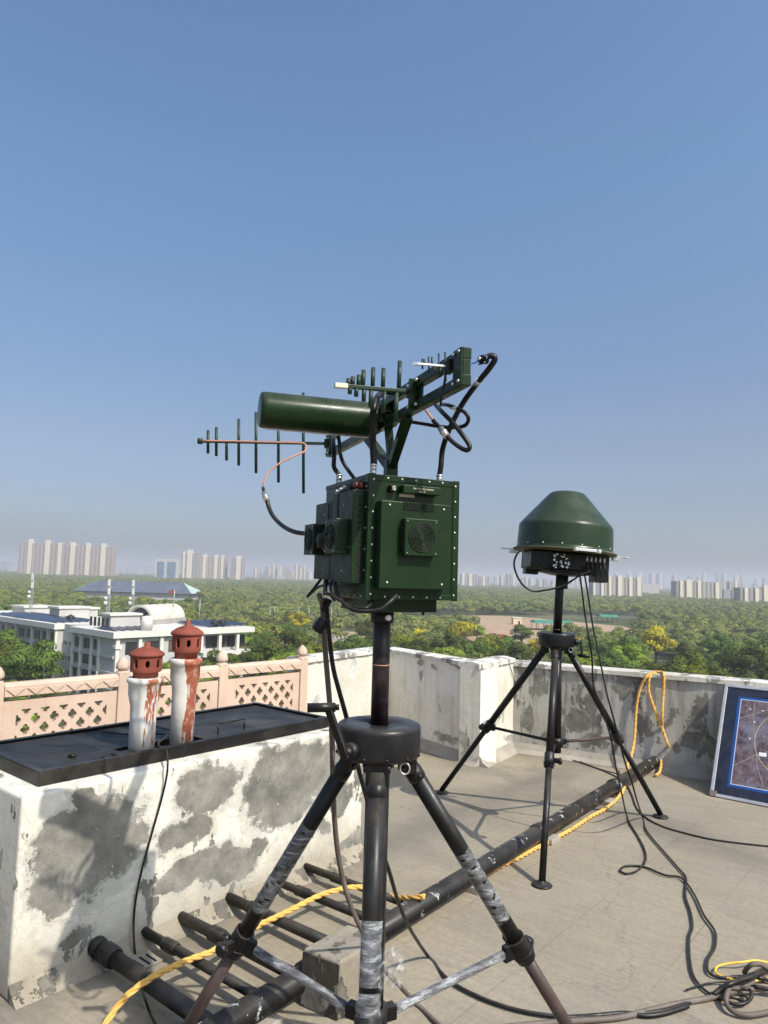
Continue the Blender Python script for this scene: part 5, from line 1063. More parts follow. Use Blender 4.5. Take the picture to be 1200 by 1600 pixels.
# footprint of the white building (see below)
ZR = -12.7; Pc = pz(177, 998, ZR); Pl = pz(8, 972, ZR); Pr = pz(402, 983, ZR)
E1 = (Pl - Pc); E1.z = 0; E1.normalize(); E2 = (Pr - Pc); E2.z = 0; E2 = (E2 - E1 * E2.dot(E1)).normalized(); LR = (Pr - Pc).length
def BLD_IN(x, y):
    q = V((x, y, 0)) - V((Pc.x, Pc.y, 0)); a = q.dot(E1); b_ = q.dot(E2); return -4 < a < 90 and -3 < b_ < LR + 6
pts = []
sp = 8.6
yy = 112.0
while yy < 720:
    dens = sp if yy < 300 else 9.6 if yy < 450 else 11.0
    xx = -.66 * yy + rs.uniform(0, dens)
    while xx < .64 * yy:
        x, y = xx + rs.uniform(-2.6, 2.6), yy + rs.uniform(-2.6, 2.6)
        if ok_place(x, y): pts.append((x, y))
        xx += dens
    yy += dens * .92
for i in range(40): pass
def species(x, y):
    u = math.sin(x * .031 + 1.3) + math.sin(y * .027 + x * .011) + rs.uniform(-1.1, 1.1); px_ = proj((x, y, GZ))[0]
    if px_ > 820 and y < 190: return 'grey' if u > -.5 else ('dense' if rs.rand() < .5 else 'olive')
    if px_ < 480 and y < 175: return 'bright' if u > -.9 else 'dense'
    if 560 < px_ < 820 and y < 190: return 'grey' if u > -.1 else ('olive' if u > -.8 else 'bright')
    if u > 1.0: return 'grey'
    if u > .2: return 'dense'
    if u > -.5: return 'bright'
    if u > -1.6: return 'olive' if rs.rand() < .6 else 'dense'
    return 'brown' if rs.rand() < .5 else 'grey'
near = sorted(pts, key=lambda p: p[1]); 
special = [('yellow', 1025, 1036, 1.85, 'brightest yellow blossoming tree, right of the far tripod'), ('yellow', 838, 1030, 1.1, 'yellow blossoming tree low behind the far tripod hub'), ('yellow', 722, 1012, 1.6, 'tall half yellow blossoming tree left of the sandy clearing'), ('yellow', 466, 996, 1.6, 'yellow blossoming tree left of the hanging cables'),
 ('yellow', 905, 1024, 1.1, 'pale yellow blossoming tree left of the brightest one'), ('yellow', 655, 1008, 1.0, 'small yellow blossoming tree just right of the near mast'),
 ('dense', 1130, 1058, 1.5, 'big round dark green tree above the right parapet'), ('dense', 1190, 1060, 1.4, 'big dark green tree at the right edge above the board'), ('dense', 815, 1014, 1.15, 'dark green tree between the red box and the far tripod hub'), ('dense', 575, 1012, 1.25, 'dark green tree partly behind the near mast'),
 ('dense', 1072, 1038, .9, 'small dark round tree right of the brightest yellow one'), ('dense', 450, 1015, 1.15, 'dark green tree above the right end of the pink balustrade'), ('bright', 745, 1004, 1.0, 'bright green tree right of the tall yellow one'), ('grey', 230 / 1 + 610, 956, 1.6, 'umbrella shaped grey-green acacia behind the clearing')]
sp_pts = []
for i, (k, px_, py_, sc, lb_) in enumerate(special):
    P = pz(px_, py_, GZ); put_tree(k, 1 + i % 3, P, sc, i * 1.7, lb_); sp_pts.append(P)
def blocks(p):                                   # a tree that would stand right in the view of one of the distinct trees
    x_ = proj((p[0], p[1], GZ))[0]
    return any((V((p[0], p[1], GZ)) - s).length < 6.5 or (abs(x_ - proj(s)[0]) < (34 if i == 0 else 26) and s.y - (70 if i < 3 else 40) < p[1] < s.y and rs.rand() < .9) for i, s in enumerate(sp_pts))
near = [p for p in near if not blocks(p)]
NI = 285
for i, (x, y) in enumerate(near[:NI]):
    k = species(x, y); s = rs.choice([rs.uniform(.65, .95), rs.uniform(1.0, 1.3), rs.uniform(1.2, 1.55)])
    if y < 150: s = min(s, 1.0) if x > -25 else (min(s, .92) if proj((x, y, GZ))[0] > 90 else min(s, .68))
    o = put_tree(k, 1 + rs.randint(3), (x, y, GZ), s, rs.uniform(0, 6.28)); px_ = proj((x, y, GZ))[0]
    zn = 'past the pink balustrade' if px_ < 480 else 'behind the near mast' if px_ < 700 else 'behind the parapet corner' if px_ < 860 else 'right of far tripod' if px_ < 1100 else 'above the map board'
    rw = 'front row' if y < 150 else 'middle row' if y < 185 else 'back row'
    o['label'] = {'dense': 'rounded dark green tree', 'bright': 'bright fresh green tree', 'grey': 'spreading grey-green acacia', 'olive': 'loose olive scrub tree', 'yellow': 'yellow blossoming tree', 'brown': 'nearly bare brown tree'}[k] + ' ' + zn + ', ' + rw; o['group'] = o['label'].replace(' tree ', ' trees ').replace(' acacia ', ' acacias ')
# the wood further off reads as one canopy
acc = []
cr = {k: [crown(np.random.RandomState(30 + j), 760, 4.6, 8, 'wood', .95) + [0, 0, 4.6] for j in range(5)] for k in ('a',)}
cf = [crown(np.random.RandomState(60 + j), 210, 5.6, 8, 'wood', 1.8) + [0, 0, 4.4] for j in range(5)]
for (x, y) in near[NI:]:
    px_ = proj((x, y, GZ))[0]
    if (120 < px_ < 318 and 520 < y < 780) or rs.rand() < .10: continue
    s = rs.choice([rs.uniform(.7, 1.0), rs.uniform(1.1, 1.4), rs.uniform(1.3, 1.75)]); a = rs.uniform(0, 6.28); q = cr['a'][rs.randint(5)]; ca_, sa_ = math.cos(a), math.sin(a)
    acc.append(np.stack([(q[:, 0] * ca_ - q[:, 1] * sa_) * s + x, (q[:, 0] * sa_ + q[:, 1] * ca_) * s + y, q[:, 2] * min(s, 1.15) + GZ], 1))
yy = 720.0
while yy < 3300:
    st = 12 + (yy - 720) * .012; xx = -.66 * yy
    while xx < .64 * yy:
        if yy < 780 and 120 < proj((xx, yy, GZ))[0] < 318: xx += st; continue
        x, y = xx + rs.uniform(-.45, .45) * st, yy + rs.uniform(-.45, .45) * st; s = rs.uniform(.75, 1.7) * st / 12; q = cf[rs.randint(5)]
        acc.append(np.stack([q[:, 0] * s + x, q[:, 1] * s + y, q[:, 2] * min(s, 1.2) + GZ], 1)); xx += st
    yy += st * 1.15
wood = bpy.data.objects.new('woodland', quadmesh('woodland', np.concatenate(acc), LM['wood'])); C.objects.link(wood); tag(wood, 'dense mixed green woodland stretching to the distant towers', 'woodland', kind='stuff')
# leafy creeper just outside the far parapet
pl_t = thing('leafy_plant', V((3.4, 7.6, -.5)), 'leafy green plant rising just outside the parapet, left of the board', 'plant')
rg = np.random.RandomState(3); stems = MB(); lv = []
for (px_, py_, dd_) in [(1072, 1052, 0), (1080, 1046, .1), (1092, 1040, .2), (1100, 1050, .1), (1108, 1048, .3), (1120, 1057, 0), (1138, 1052, .1), (1142, 1050, .2), (1085, 1056, .2), (1130, 1060, .1)]:
    P = at(px_, py_, 8.2 + dd_); r0 = V((P.x + rg.uniform(-.15, .15), P.y, P.z - .6)); stems.tube([r0, (r0 + P) / 2 + V((rg.uniform(-.03, .03), 0, 0)), P], lambda u: .006 * (1 - .6 * u), 5, k=4)
    for k in range(26):
        c = r0.lerp(P, rg.uniform(.45, 1.02)) + V(rg.normal(size=3) * .035); nr = V(rg.normal(size=3)) + V((0, -.6, 1)); nr.normalize(); a_ = nr.cross(V(rg.normal(size=3))).normalized(); b2 = nr.cross(a_); s = rg.uniform(.035, .06)
        lv += [c - a_ * s * .6, c + b2 * s * .36, c + a_ * s * .6, c - b2 * s * .36]
stems.build('stems', M['bark'], pl_t); o = bpy.data.objects.new('leaves', quadmesh('leaves', np.array([tuple(p) for p in lv]), LM['bright'])); C.objects.link(o); adopt(o, pl_t)
# ---------------------------------------------------------------- white office block with roof structures
M['white_wall'] = simple('off_white_wall', (.43, .42, .395), .85, var=.1, scale=.15)
M['white_slab'] = simple('white_fascia', (.60, .58, .52), .8, var=.08, scale=.2)
_w = NT('office_window_glass', .25); _w.out('Base Color', _w.mix(_w.ramp(_w.noise(.9, 2, .5), [(.45, 0.0), (.6, .5)]), _w.ramp(_w.rnd(), [(.0, (.02, .02, .022)), (.6, (.06, .055, .05)), (.85, (.15, .13, .11)), (1.0, (.10, .05, .04))]), (.03, .03, .035))); M['win'] = _w.m
M['solar'] = simple('dark_blue_solar_glass', (.03, .04, .07), .25, var=.3, scale=.5)
M['roofgrey'] = simple('weathered_roof_felt', (.30, .28, .26), .9, var=.25, scale=.2)
M['stone_v'] = simple('ribbed_cream_vault', (.50, .47, .40), .85, var=.2, scale=.4)
ob = thing('office_block', V((Pc.x, Pc.y, GZ)) + E1 * 20 + E2 * 15, 'white four storey office block with a flat roof of solar panels', 'building')
G0 = V((Pc.x, Pc.y, GZ)); HB = ZR - GZ
def OB(a, b_, z): return G0 + E1 * a + E2 * b_ + Z * z
def tpx(px_): # distance along the left facade seen at column px
    lo, hi = 0., 140.
    for _ in range(40):
        m_ = (lo + hi) / 2
        if proj(OB(m_, 0, HB))[0] > px_: lo = m_
        else: hi = m_
    return lo
def bpx(px_):
    lo, hi = 0., 140.
    for _ in range(40):
        m_ = (lo + hi) / 2
        if proj(OB(0, m_, HB))[0] < px_: lo = m_
        else: hi = m_
    return lo
t1, t2, t3 = tpx(107), tpx(83), tpx(-60); Lb = bpx(398)
w_ = MB(); w_.par(OB(1.2, 1.2, 0), E1 * (t1 - 1.2), E2 * 22, Z * (HB - .01)); w_.build('wall', M['white_wall'], ob)
w_ = MB(); w_.par(OB(t1 + .02, 2.4, 0), E1 * (t2 - t1 - .04), E2 * 19, Z * (HB + 1.2)); w_.build('wall', M['white_wall'], ob)
w_ = MB(); w_.par(OB(t2, 1.2, 0), E1 * (t3 - t2), E2 * 20, Z * (HB - .01)); w_.build('wall', M['white_wall'], ob)
w_ = MB(); w_.par(OB(1.8, 23.3, 0), E1 * 16, E2 * (Lb - 25), Z * (HB - 4.2)); w_.build('wall', M['white_wall'], ob)
w_ = MB(); w_.par(OB(3.0, 23.3, HB - 4.19), E1 * 14, E2 * (Lb - 26), Z * 4.1); w_.build('wall', M['white_wall'], ob)
r_ = MB(); r_.par(OB(0, 0, HB), E1 * t1, E2 * 23.2, Z * 1.25); r_.build('roof_slab', M['white_slab'], ob)
r_ = MB(); r_.par(OB(0, 23.22, HB - .02), E1 * 20, E2 * (Lb - 23.2), Z * 1.2); r_.build('roof_slab', M['white_slab'], ob)
r_ = MB(); r_.par(OB(t2 - .5, 0, HB + .01), E1 * (t3 - t2), E2 * 22, Z * 1.25); r_.build('roof_slab', M['white_slab'], ob)
r_ = MB(); r_.par(OB(0, 22.5, HB - 5.3), E1 * 1.75, E2 * (Lb - 22.5), Z * 1.0); r_.build('balcony_slab', M['white_slab'], ob)
for k in range(int((Lb - 2) / 5.2) + 1):
    c_ = MB(); c_.par(OB(.5, 1.0 + 5.2 * k, 0 if k == 0 else HB - 4.25), E1 * .7, E2 * .8, Z * (HB if k == 0 else 4.2)); c_.build('column', M['white_slab'], ob)
    if k == 0: c_ = MB(); c_.par(OB(.2, .7, HB - 2.2), E1 * 1.4, E2 * 1.5, Z * .6); c_.build('column_cap', M['white_slab'], ob)
def window(px0, px1, fl, dep=1.2):
    a0, a1 = tpx(px1), tpx(px0); z0 = HB - 3.2 - 3.35 * fl
    f_ = MB(); f_.par(OB(a0, dep - .12, z0), E1 * (a1 - a0), E2 * .12, Z * 2.45); f = f_.build('window', M['white_slab'], ob)
    p_ = MB(); w2 = (a1 - a0) / 2
    for j in (0, 1): p_.par(OB(a0 + .1 + j * w2, dep - .16, z0 + .1), E1 * (w2 - .16), E2 * .03, Z * 2.25)
    p_.build('pane', M['win'], f)
for fl in range(4):
    for (a, b_) in ((111, 119.5), (124, 137), (139.5, 149)): window(a, b_, fl)
    for (a, b_) in ((12, 18.5), (23, 33), (35.5, 43), (47.5, 57), (60, 68), (73, 81.5), (-14, -6), (-3, 5)): window(a, b_, fl)
    for (a, b_) in ((85, 90), (94, 99.5)): 
        a0, a1 = tpx(b_), tpx(a); MB().par(OB(a0, 2.25, HB - 3.4 - 3.35 * fl), E1 * (a1 - a0), E2 * .13, Z * .8).build('vent_window', M['win'], ob)
    f_ = MB()
    f_.par(OB(1.2, .75, HB - 4.3 - 3.35 * fl), E1 * (t1 - 1.3), E2 * .44, Z * .5); f_.build('sill_band', M['white_wall'], ob)
    f_ = MB(); f_.par(OB(t2 + .1, .75, HB - 4.3 - 3.35 * fl), E1 * (t3 - t2 - .3), E2 * .44, Z * .5); f_.build('sill_band', M['white_wall'], ob)
for px_ in (150, 138.2, 121.5, 109, 82.3, 70.5, 45.5, 20.5, 6):
    a = tpx(px_); MB().par(OB(a - .25, .55, 0), E1 * .5, E2 * .62, Z * (HB - .02)).build('pier', M['white_slab'], ob)
for k in range(5):
    MB().par(OB(2.9, 25.0 + 5.2 * k * (Lb - 27) / 26, HB - 3.6), E1 * .08, E2 * 3.4, Z * 2.8).build('window', M['win'], ob)
for k in range(4): MB().par(OB(1.1, 3.5 + 5.2 * k, HB - 3.6), E1 * .08, E2 * 3.4, Z * 2.6).build('window', M['win'], ob)
# things on its roof: boxes seen at (px, py) on the roof plane
RZ = ZR + 1.27
def roofbox(px0, px1, py, h, dep, label, m='white_wall', name='roof_room', cat='roof room', cap=True):
    a = pz(px0, py, RZ); d = E1 * -1 if False else None; b_ = pz(px1, py, RZ); X = E1.copy(); q = b_ - a; wd = abs(q.dot(E1)) * 1.0
    P = V((b_.x, b_.y, RZ)); t = thing(name, P, label, cat); MB().par(P, E1 * max(4, (q.length) * .9), E2 * dep, Z * h).build('room_wall', M[m], t)
    if cap: MB().par(P - E1 * .4 - E2 * .4 + Z * h, E1 * (max(4, q.length * .9) + .8), E2 * (dep + .8), Z * .45).build('room_roof', M['white_slab'], t)
    return P
P1 = roofbox(50, 92, 967, 2.6, 8, 'white flat roof room behind the left wing solar panels'); P2 = roofbox(92, 118, 966, 2.3, 6, 'lower white roof room in the middle of the office roof')
P3 = roofbox(146, 172, 984, 3.0, 7, 'white roof room nearest the office block corner'); roofbox(-20, 38, 960, 1.8, 8, 'long low white roof room at the left edge')
for k in range(5): MB().par(P3 - E2 * .06 - E1 * .0 + E1 * (.8 + 1.8 * k) + Z * .4, E1 * 1.1, E2 * .05, Z * 2.0).build('window', M['win'], [o for o in C.objects if o.name.startswith('roof_room')][2])
b = MB(); vt0 = pz(232, 976, RZ); vt1 = pz(286, 968, RZ + .5); vt1.z = RZ; vd = (vt1 - vt0).normalized(); vn = V((-vd.y, vd.x, 0)); vl = (vt1 - vt0).length
vt = thing('barrel_vault', vt0 + vd * vl / 2, 'ribbed cream barrel vault standing on the office roof', 'vault')
n = 16; N = 40; rr = 2.9; vs = []; fs = []; MB().par(vt0 - vn * 1.0, vd * vl, vn * (2 * rr + 2), Z * 1.0).build('vault_base', M['roofgrey'], vt)
for i in range(N + 1):
    k = 1 + (.09 if (i // 2) % 4 == 0 else 0)
    for j in range(n + 1):
        a = math.pi * j / n; vs.append(vt0 + vn * (rr + math.cos(a) * rr * k) + Z * (1.0 + math.sin(a) * rr * k * 1.0) + vd * vl * i / N)
for i in range(N):
    for j in range(n): fs.append((i * (n + 1) + j, (i + 1) * (n + 1) + j, (i + 1) * (n + 1) + j + 1, i * (n + 1) + j + 1))
o = MB().add(vs, fs, False).build('vault_shell', M['stone_v'], vt); q = o.modifiers.new('thick', 'SOLIDIFY'); q.thickness = .5
MB().add([vt0 + vn * (rr + math.cos(math.pi * j / n) * rr * .97) + Z * (1.0 + math.sin(math.pi * j / n) * rr * .97) + vd * .8 for j in range(n + 1)], [tuple(range(n + 1))]).build('end_glass', M['win'], vt)
# solar panels in rows
def solar_row(a0, b0_, nrow, L_, label):
    pr = thing('solar_array', OB(a0, b0_, HB + 1.27), label, 'solar panels', None)
    for k in range(nrow):
        P = OB(a0, b0_ + 1.9 * k, HB + 1.45); MB().add([P, P + E1 * L_, P + E1 * L_ + E2 * 1.3 + Z * .55, P + E2 * 1.3 + Z * .55, P - Z * .05, P + E1 * L_ - Z * .05, P + E1 * L_ + E2 * 1.3 + Z * .5, P + E2 * 1.3 + Z * .5], [(0, 1, 2, 3), (7, 6, 5, 4), (0, 4, 5, 1), (1, 5, 6, 2), (2, 6, 7, 3), (3, 7, 4, 0)]).build('panel_row', M['solar'], pr)
solar_row(2, 1.5, 5, t1 - 12, 'solar panel rows at the near corner of the office roof'); solar_row(t2 + 2, 1.5, 5, (t3 - t2) * .6, 'solar panel rows on the left wing of the office roof'); solar_row(3, 26, 6, 14, 'solar panel rows along the right arm of the office roof')
for (px_, py_, lb_) in ((102, 965, 'black water tank beside the middle roof room'), (110, 971, 'black water tank at the recess of the office roof'), (335, 979, 'black water tank on the right arm of the office roof'), (347, 978, 'second black water tank on the right arm, nearer its end')):
    P = pz(px_, py_, RZ); MB_ = MB(); MB_.lathe([(0, 0), (.9, 0), (.95, .3), (.95, 1.1), (.6, 1.5), (.25, 1.55), (.25, 1.7), (0, 1.7)], 18, P); tag(MB_.build('water_tank', M['rubber']), lb_, 'tank')
P = pz(235 - 6, 985, RZ); MB_ = MB(); MB_.lathe([(0, 0), (1.2, 0), (1.2, 3), (0, 3.2)], 18, P); tag(MB_.build('water_tank', M['white_slab']), 'white cylindrical tank before the barrel vault', 'tank')
def lattice(px_, y0, y1, D, label, w0=.6, panel=False, name='antenna_mast', cat='mast'):
    P = at(px_, y1, D); T = at(px_, y0, D); T.x = P.x; t = thing(name, P, label, cat); h = T.z - P.z; b = MB(); N = max(4, int(h / 1.2))
    for s in ((-1, -1), (1, -1), (1, 1), (-1, 1)): b.bar(P + V((s[0] * w0 / 2, s[1] * w0 / 2, 0)), P + V((s[0] * w0 * .25, s[1] * w0 * .25, h)), .09, .09, up=(1, 0, 0))
    for k in range(N):
        z0, z1_ = h * k / N, h * (k + 1) / N; f0, f1 = w0 / 2 * (1 - .5 * k / N), w0 / 2 * (1 - .5 * (k + 1) / N); sg = 1 if k % 2 else -1
        b.bar(P + V((-sg * f0, -f0, z0)), P + V((sg * f1, -f1, z1_)), .06, .06, up=(0, 1, 0)); b.bar(P + V((-f0, -sg * f0, z0)), P + V((-f1, sg * f1, z1_)), .06, .06, up=(1, 0, 0))
    b.build('lattice', M['alu'], t)
    if panel:
        for (dz, dx_) in ((-1.0, 0), (-2.6, .3)): MB().box(P + V((dx_ * .3, -.3, h + dz)), .5, .25, 2.0).build('panel_antenna', M['white_slab'], t)
        MB().sphere(P + V((-.6, -.3, h * .35)), .45, 10, 6, (1, .4, 1)).build('dish', M['white_slab'], t)
        MB().sphere(P + V((-.6, -.3, h * .48)), .38, 10, 6, (1, .4, 1)).build('dish', M['white_slab'], t)
    return t
lattice(48, 896, 952, 178, 'lattice mast with white panel antennas, leftmost on the office roof', panel=True); lattice(168, 905, 962, 172, 'lattice mast with panel antennas above the roof room near the corner', panel=True); lattice(206, 906, 962, 178, 'leaning looking lattice mast left of the barrel vault', panel=True)
def pole(px_, y0, y1, D, label, r=.1, name='lamp_post', cat='lamp post', head=True, m='alu'):
    P = at(px_, y1, D); h = at(px_, y0, D).z - P.z; t = thing(name, P, label, cat); MB().cyl(P, P + Z * h, r, r * .6, n=8).build('pole', M[m], t)
    if head: b = MB(); b.bar(P + Z * h, P + Z * (h + .3) + V((1.4, 0, 0)), .1, .1, up=(0, 1, 0)); b.box(P + Z * (h + .3) + V((1.7, 0, 0)), .9, .3, .15); b.build('lamp_head', M['alu'], t)
    return t
fp = pole(271, 920, 955, 185, 'flag pole with a small red flag behind the barrel vault', head=False, name='flag_pole', cat='flag pole')
q = at(271, 921, 185); MB().par(V((q.x, q.y, q.z - 1.2)), V((-1.2, .3, -.2)), V((.02, .05, 0)), Z * 1.1).build('flag', simple('faded_red_flag', (.30, .08, .07), .8), fp)
pole(311, 937, 972, 180, 'plain thin pole on the right arm of the office roof', head=False, name='thin_pole', cat='pole')
for i, px_ in enumerate((421, 466, 482, 517, 428)): pole(px_, 948 - (i == 1) * 2, 978 + (i % 2), 375, ['street lamp left of the yellow tree', 'street lamp left of the hanging cables', 'street lamp right behind the hanging grey cable', 'street lamp right of the hanging black cable', 'street lamp close behind another one, left'][i], r=.14)
# low structures in the park
M['green_roof'] = simple('green_sheet_roof', (.05, .22, .13), .5); M['beige'] = simple('beige_render', (.62, .50, .34), .85); M['redp'] = simple('red_paint', (.50, .06, .04), .6)
def pavilion(px0, px1, py, D, hgt, label, dep=12):
    a = at(px0, py, D); b_ = at(px1, py, D); a.z = b_.z = GZ; t = thing('pavilion', (a + b_) / 2, label, 'pavilion'); w2 = (b_.x - a.x); 
    r = MB(); r.prism([a + Z * hgt + V((-1, -1, 0)), a + Z * hgt + V((-1, dep + 1, 0)), a + Z * (hgt + 1.6) + V((-1 + .5, dep / 2, 0))], V((w2 + 2, 0, 0))); r.build('roof', M['green_roof'], t)
    n = max(3, int(w2 / 4))
    for i in range(n + 1):
        for j in (0, 1): p = a + V((w2 * i / n, dep * j, 0)); MB().cyl(p, p + Z * hgt, .16, n=6).build('post', M['rubber'], t)
    return t
pavilion(838, 893, 984, 415, 4.2, 'green roofed pavilion on the sandy clearing', 14); pavilion(941, 965, 973, 520, 4.0, 'smaller green roofed pavilion behind the trees, right of the clearing')
a = pz(802, 976, GZ); hut = thing('hut', a, 'small beige flat roofed hut at the edge of the clearing', 'hut'); MB().par(a, V((5.5, .5, 0)), V((-.4, 4.5, 0)), Z * 4.2).build('hut_wall', M['beige'], hut); MB().par(a + V((-.3, -.3, 4.2)), V((6.1, .5, 0)), V((-.4, 5.1, 0)), Z * .4).build('hut_roof', M['white_slab'], hut); MB().par(a + V((3.2, .26, .2)), V((1.2, .11, 0)), V((0, -.06, 0)), Z * 2.2).build('door', M['win'], hut)
a = pz(780, 1002, GZ); rb = thing('red_cabin', a, 'small red cabin at the near edge of the clearing', 'cabin'); MB().par(a, V((3.4, .8, 0)), V((-.6, 2.6, 0)), Z * 2.8).build('cabin_wall', M['redp'], rb); MB().par(a + V((-.15, -.15, 2.8)), V((3.7, .8, 0)), V((-.6, 2.9, 0)), Z * .15).build('cabin_roof', M['terra'], rb)
a = pz(500, 999, GZ); b_ = pz(572, 1003, GZ); lwl = thing('boundary_wall', (a + b_) / 2, 'low pale pillared boundary wall left of the near mast', 'wall'); n = 12
MB().bar(a + Z * .5, b_ + Z * .5, .25, 1.0).build('plinth_course', M['white_wall'], lwl); MB().bar(a + Z * 2.0, b_ + Z * 2.0, .3, .3).build('top_course', M['white_wall'], lwl)
for i in range(n + 1): p = a.lerp(b_, i / n); MB().box(p + Z * 1.1, .7, .35, 2.2).build('pillar', M['white_wall'], lwl)
# arena shed with solar roof
D = 700; xl, xr = at(135, 915, D).x, at(306, 915, D).x; zr_, ze_ = at(200, 908.5, D).z, at(200, 924, D - 20).z
sh = thing('arena_shed', V(((xl + xr) / 2, D, GZ)), 'long low shed with a solar panelled roof in the wood', 'shed')
MB().par(V((xl, D - 22, GZ)), V((xr - xl, 0, 0)), V((0, 44, 0)), Z * (ze_ - GZ)).build('wall', M['white_wall'], sh)
for s in (-1, 1): MB().add([(xl - 3, D + s * 25, ze_ - .5), (xr + 3, D + s * 25, ze_ - .5), (xr - 12, D, zr_), (xl + 12, D, zr_)], [(0, 1, 2, 3)]).build('roof', simple('shed_solar_roof', (.10, .11, .14), .4, var=.3, scale=.15), sh).modifiers.new('t', 'SOLIDIFY').thickness = .4
MB().add([(xl - 3, D - 25, ze_ - .4), (xl - 3, D + 25, ze_ - .4), (xl + 12, D, zr_ + .1)], [(0, 1, 2)]).build('green_hip', simple('green_hip_sheet', (.10, .25, .20), .5), sh).modifiers.new('t', 'SOLIDIFY').thickness = .3
MB().add([(xr + 3, D - 25, ze_ - .4), (xr + 3, D + 25, ze_ - .4), (xr - 12, D, zr_ + .1)], [(0, 1, 2)]).build('pale_hip', simple('pale_green_hip_sheet', (.42, .52, .45), .5), sh).modifiers.new('t', 'SOLIDIFY').thickness = .3
# ---------------------------------------------------------------- apartment towers
def m_facade(name, base, dark, fw=3.4, fh=3.1, wx=.5, wz=.5):
    t = NT(name, .85, spec=.2); s = t.sep(); h = t.math('ADD', s[0], s[1])
    def cell(v, p, w): return t.math('LESS_THAN', t.math('FRACT', t.math('DIVIDE', v, p)), w)
    m = t.math('MULTIPLY', cell(h, fw, wx), cell(s[2], fh, wz)); c = t.ramp(t.noise(.02, 3), [(.3, tuple(k * .9 for k in base)), (.7, base)])
    c = t.mix(1.0, c, t.ramp(t.rnd(), [(0, (.62, .64, .68)), (.35, (1, .97, .9)), (.6, (.82, .84, .88)), (1, (1, .93, .82))]), 'MULTIPLY'); t.out('Base Color', t.mix(t.math('MULTIPLY', m, .85), c, dark)); return t.m
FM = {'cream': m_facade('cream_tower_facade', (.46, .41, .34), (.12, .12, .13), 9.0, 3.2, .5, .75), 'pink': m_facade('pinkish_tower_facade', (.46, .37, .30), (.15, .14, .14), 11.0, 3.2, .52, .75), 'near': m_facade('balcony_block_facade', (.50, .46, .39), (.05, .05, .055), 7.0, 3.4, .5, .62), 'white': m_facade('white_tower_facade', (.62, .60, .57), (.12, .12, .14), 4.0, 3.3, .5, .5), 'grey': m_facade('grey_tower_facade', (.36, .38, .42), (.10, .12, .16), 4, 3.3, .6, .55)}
M['pier'] = simple('pale_lift_shaft', (.68, .60, .47), .85); M['bglass'] = simple('blue_curtain_glass', (.10, .17, .24), .2, var=.3, scale=.05)
def tower(px0, px1, yt, D, piers, label, fm='cream', dep=22, group=None, crownpx=2.5, pier='pier', step=None):
    a = at(px0, yt, D); b_ = at(px1, yt, D); h = a.z / 2 + b_.z / 2 - GZ; t = thing('apartment_block', V(((a.x + b_.x) / 2, D, GZ)), label, 'apartment block', group)
    segs = step or [(0, 1, 0)]
    for (u0, u1, dz) in segs: MB().par(V((a.x + (b_.x - a.x) * u0, D, GZ)), V(((b_.x - a.x) * (u1 - u0), 0, 0)), V((0, dep, 0)), Z * (h + dz * D / F)).build('tower_wall', FM[fm], t)
    for p in piers:
        X = at(p[0], yt, D).x; w2 = p[1] * D / F; MB().par(V((X - w2 / 2, D - 2.2, GZ)), V((w2, 0, 0)), V((0, 6, 0)), Z * (h + (p[2] if len(p) > 2 else crownpx) * D / F)).build('lift_shaft', M[pier], t)
        if len(p) < 4: MB().par(V((X - w2 * .75, D - .0, GZ + h)), V((w2 * 1.5, 0, 0)), V((0, 9, 0)), Z * (crownpx * .55 * D / F)).build('roof_tank_room', M[pier], t)
    return t
tower(31, 96, 848.5, 2000, [(48, 6, 6), (75, 7, 5), (94, 4.5, 1)], 'left half of the long cream apartment slab at far left', 'pink', 24)
tower(97, 178, 853, 2050, [(114, 7, 5), (138, 6, 5), (162, 7, 5)], 'right half of the long cream apartment slab at far left', 'pink', 24)
tower(284, 311, 864, 2100, [(297, 8, 5), (288, 3, 2)], 'stepped cream tower, tallest of the middle left cluster', 'cream')
tower(312, 354, 869.5, 2120, [(320, 5, 3), (338, 5, 3), (348, 4, 2)], 'cream slab joined to the right of the stepped tower', 'cream')
tower(361, 381, 871.5, 2100, [(373, 7, 3)], 'single narrow cream tower left of the green cabinet', 'cream')
gb = tower(243, 277, 873.5, 1900, [], 'white framed office building with blue glass between the tower clusters', 'white', 24)
for (a_, b2) in ((246, 257), (262, 275)): xa, xb = at(a_, 880, 1900).x, at(b2, 880, 1900).x; zt_ = at(250, 877.5, 1900).z; MB().par(V((xa, 1899, GZ + 3)), V((xb - xa, 0, 0)), V((0, .9, 0)), Z * (zt_ - GZ - 3)).build('glass_wall', M['bglass'], gb)
tower(925, 944, 903, 1150, [(928, 3, 0, 0), (941, 4, 1, 0)], 'narrow grey and ochre apartment tower just right of the dome cables', 'grey', 18)
tower(945, 1003, 902, 1150, [(953, 4, .5, 0), (968, 6, 3), (985, 5, .5, 0), (998, 6, .5, 0)], 'cream apartment block with dark balconies right of the dome', 'near', 20)
tower(1003, 1030, 912, 1700, [], 'long low white block between two apartment blocks on the right', 'white', 20)
tower(1056, 1128, 909, 1180, [(1064, 4, 1, 0), (1076, 8, 3), (1092, 5, 1), (1120, 6, 0, 0)], 'wide cream apartment block with dark window bays on the right', 'near', 20)
tower(1131, 1150, 921, 1200, [(1146, 4, 0, 0)], 'low grey block right of the wide apartment block', 'grey', 18)
tower(1156, 1210, 919, 1050, [(1165, 5, .5, 0), (1182, 6, 0, 0), (1197, 9, 5)], 'curved balcony apartment block at the right edge', 'near', 20)
tower(720, 745, 897, 2300, [(724, 4, 2, 0), (735, 5, 1, 0)], 'cream tower cluster right beside the cabinet', 'cream', 20)
tower(748, 765, 901, 2400, [(756, 4, 1, 0)], 'cream tower second right of the cabinet', 'cream', 20)
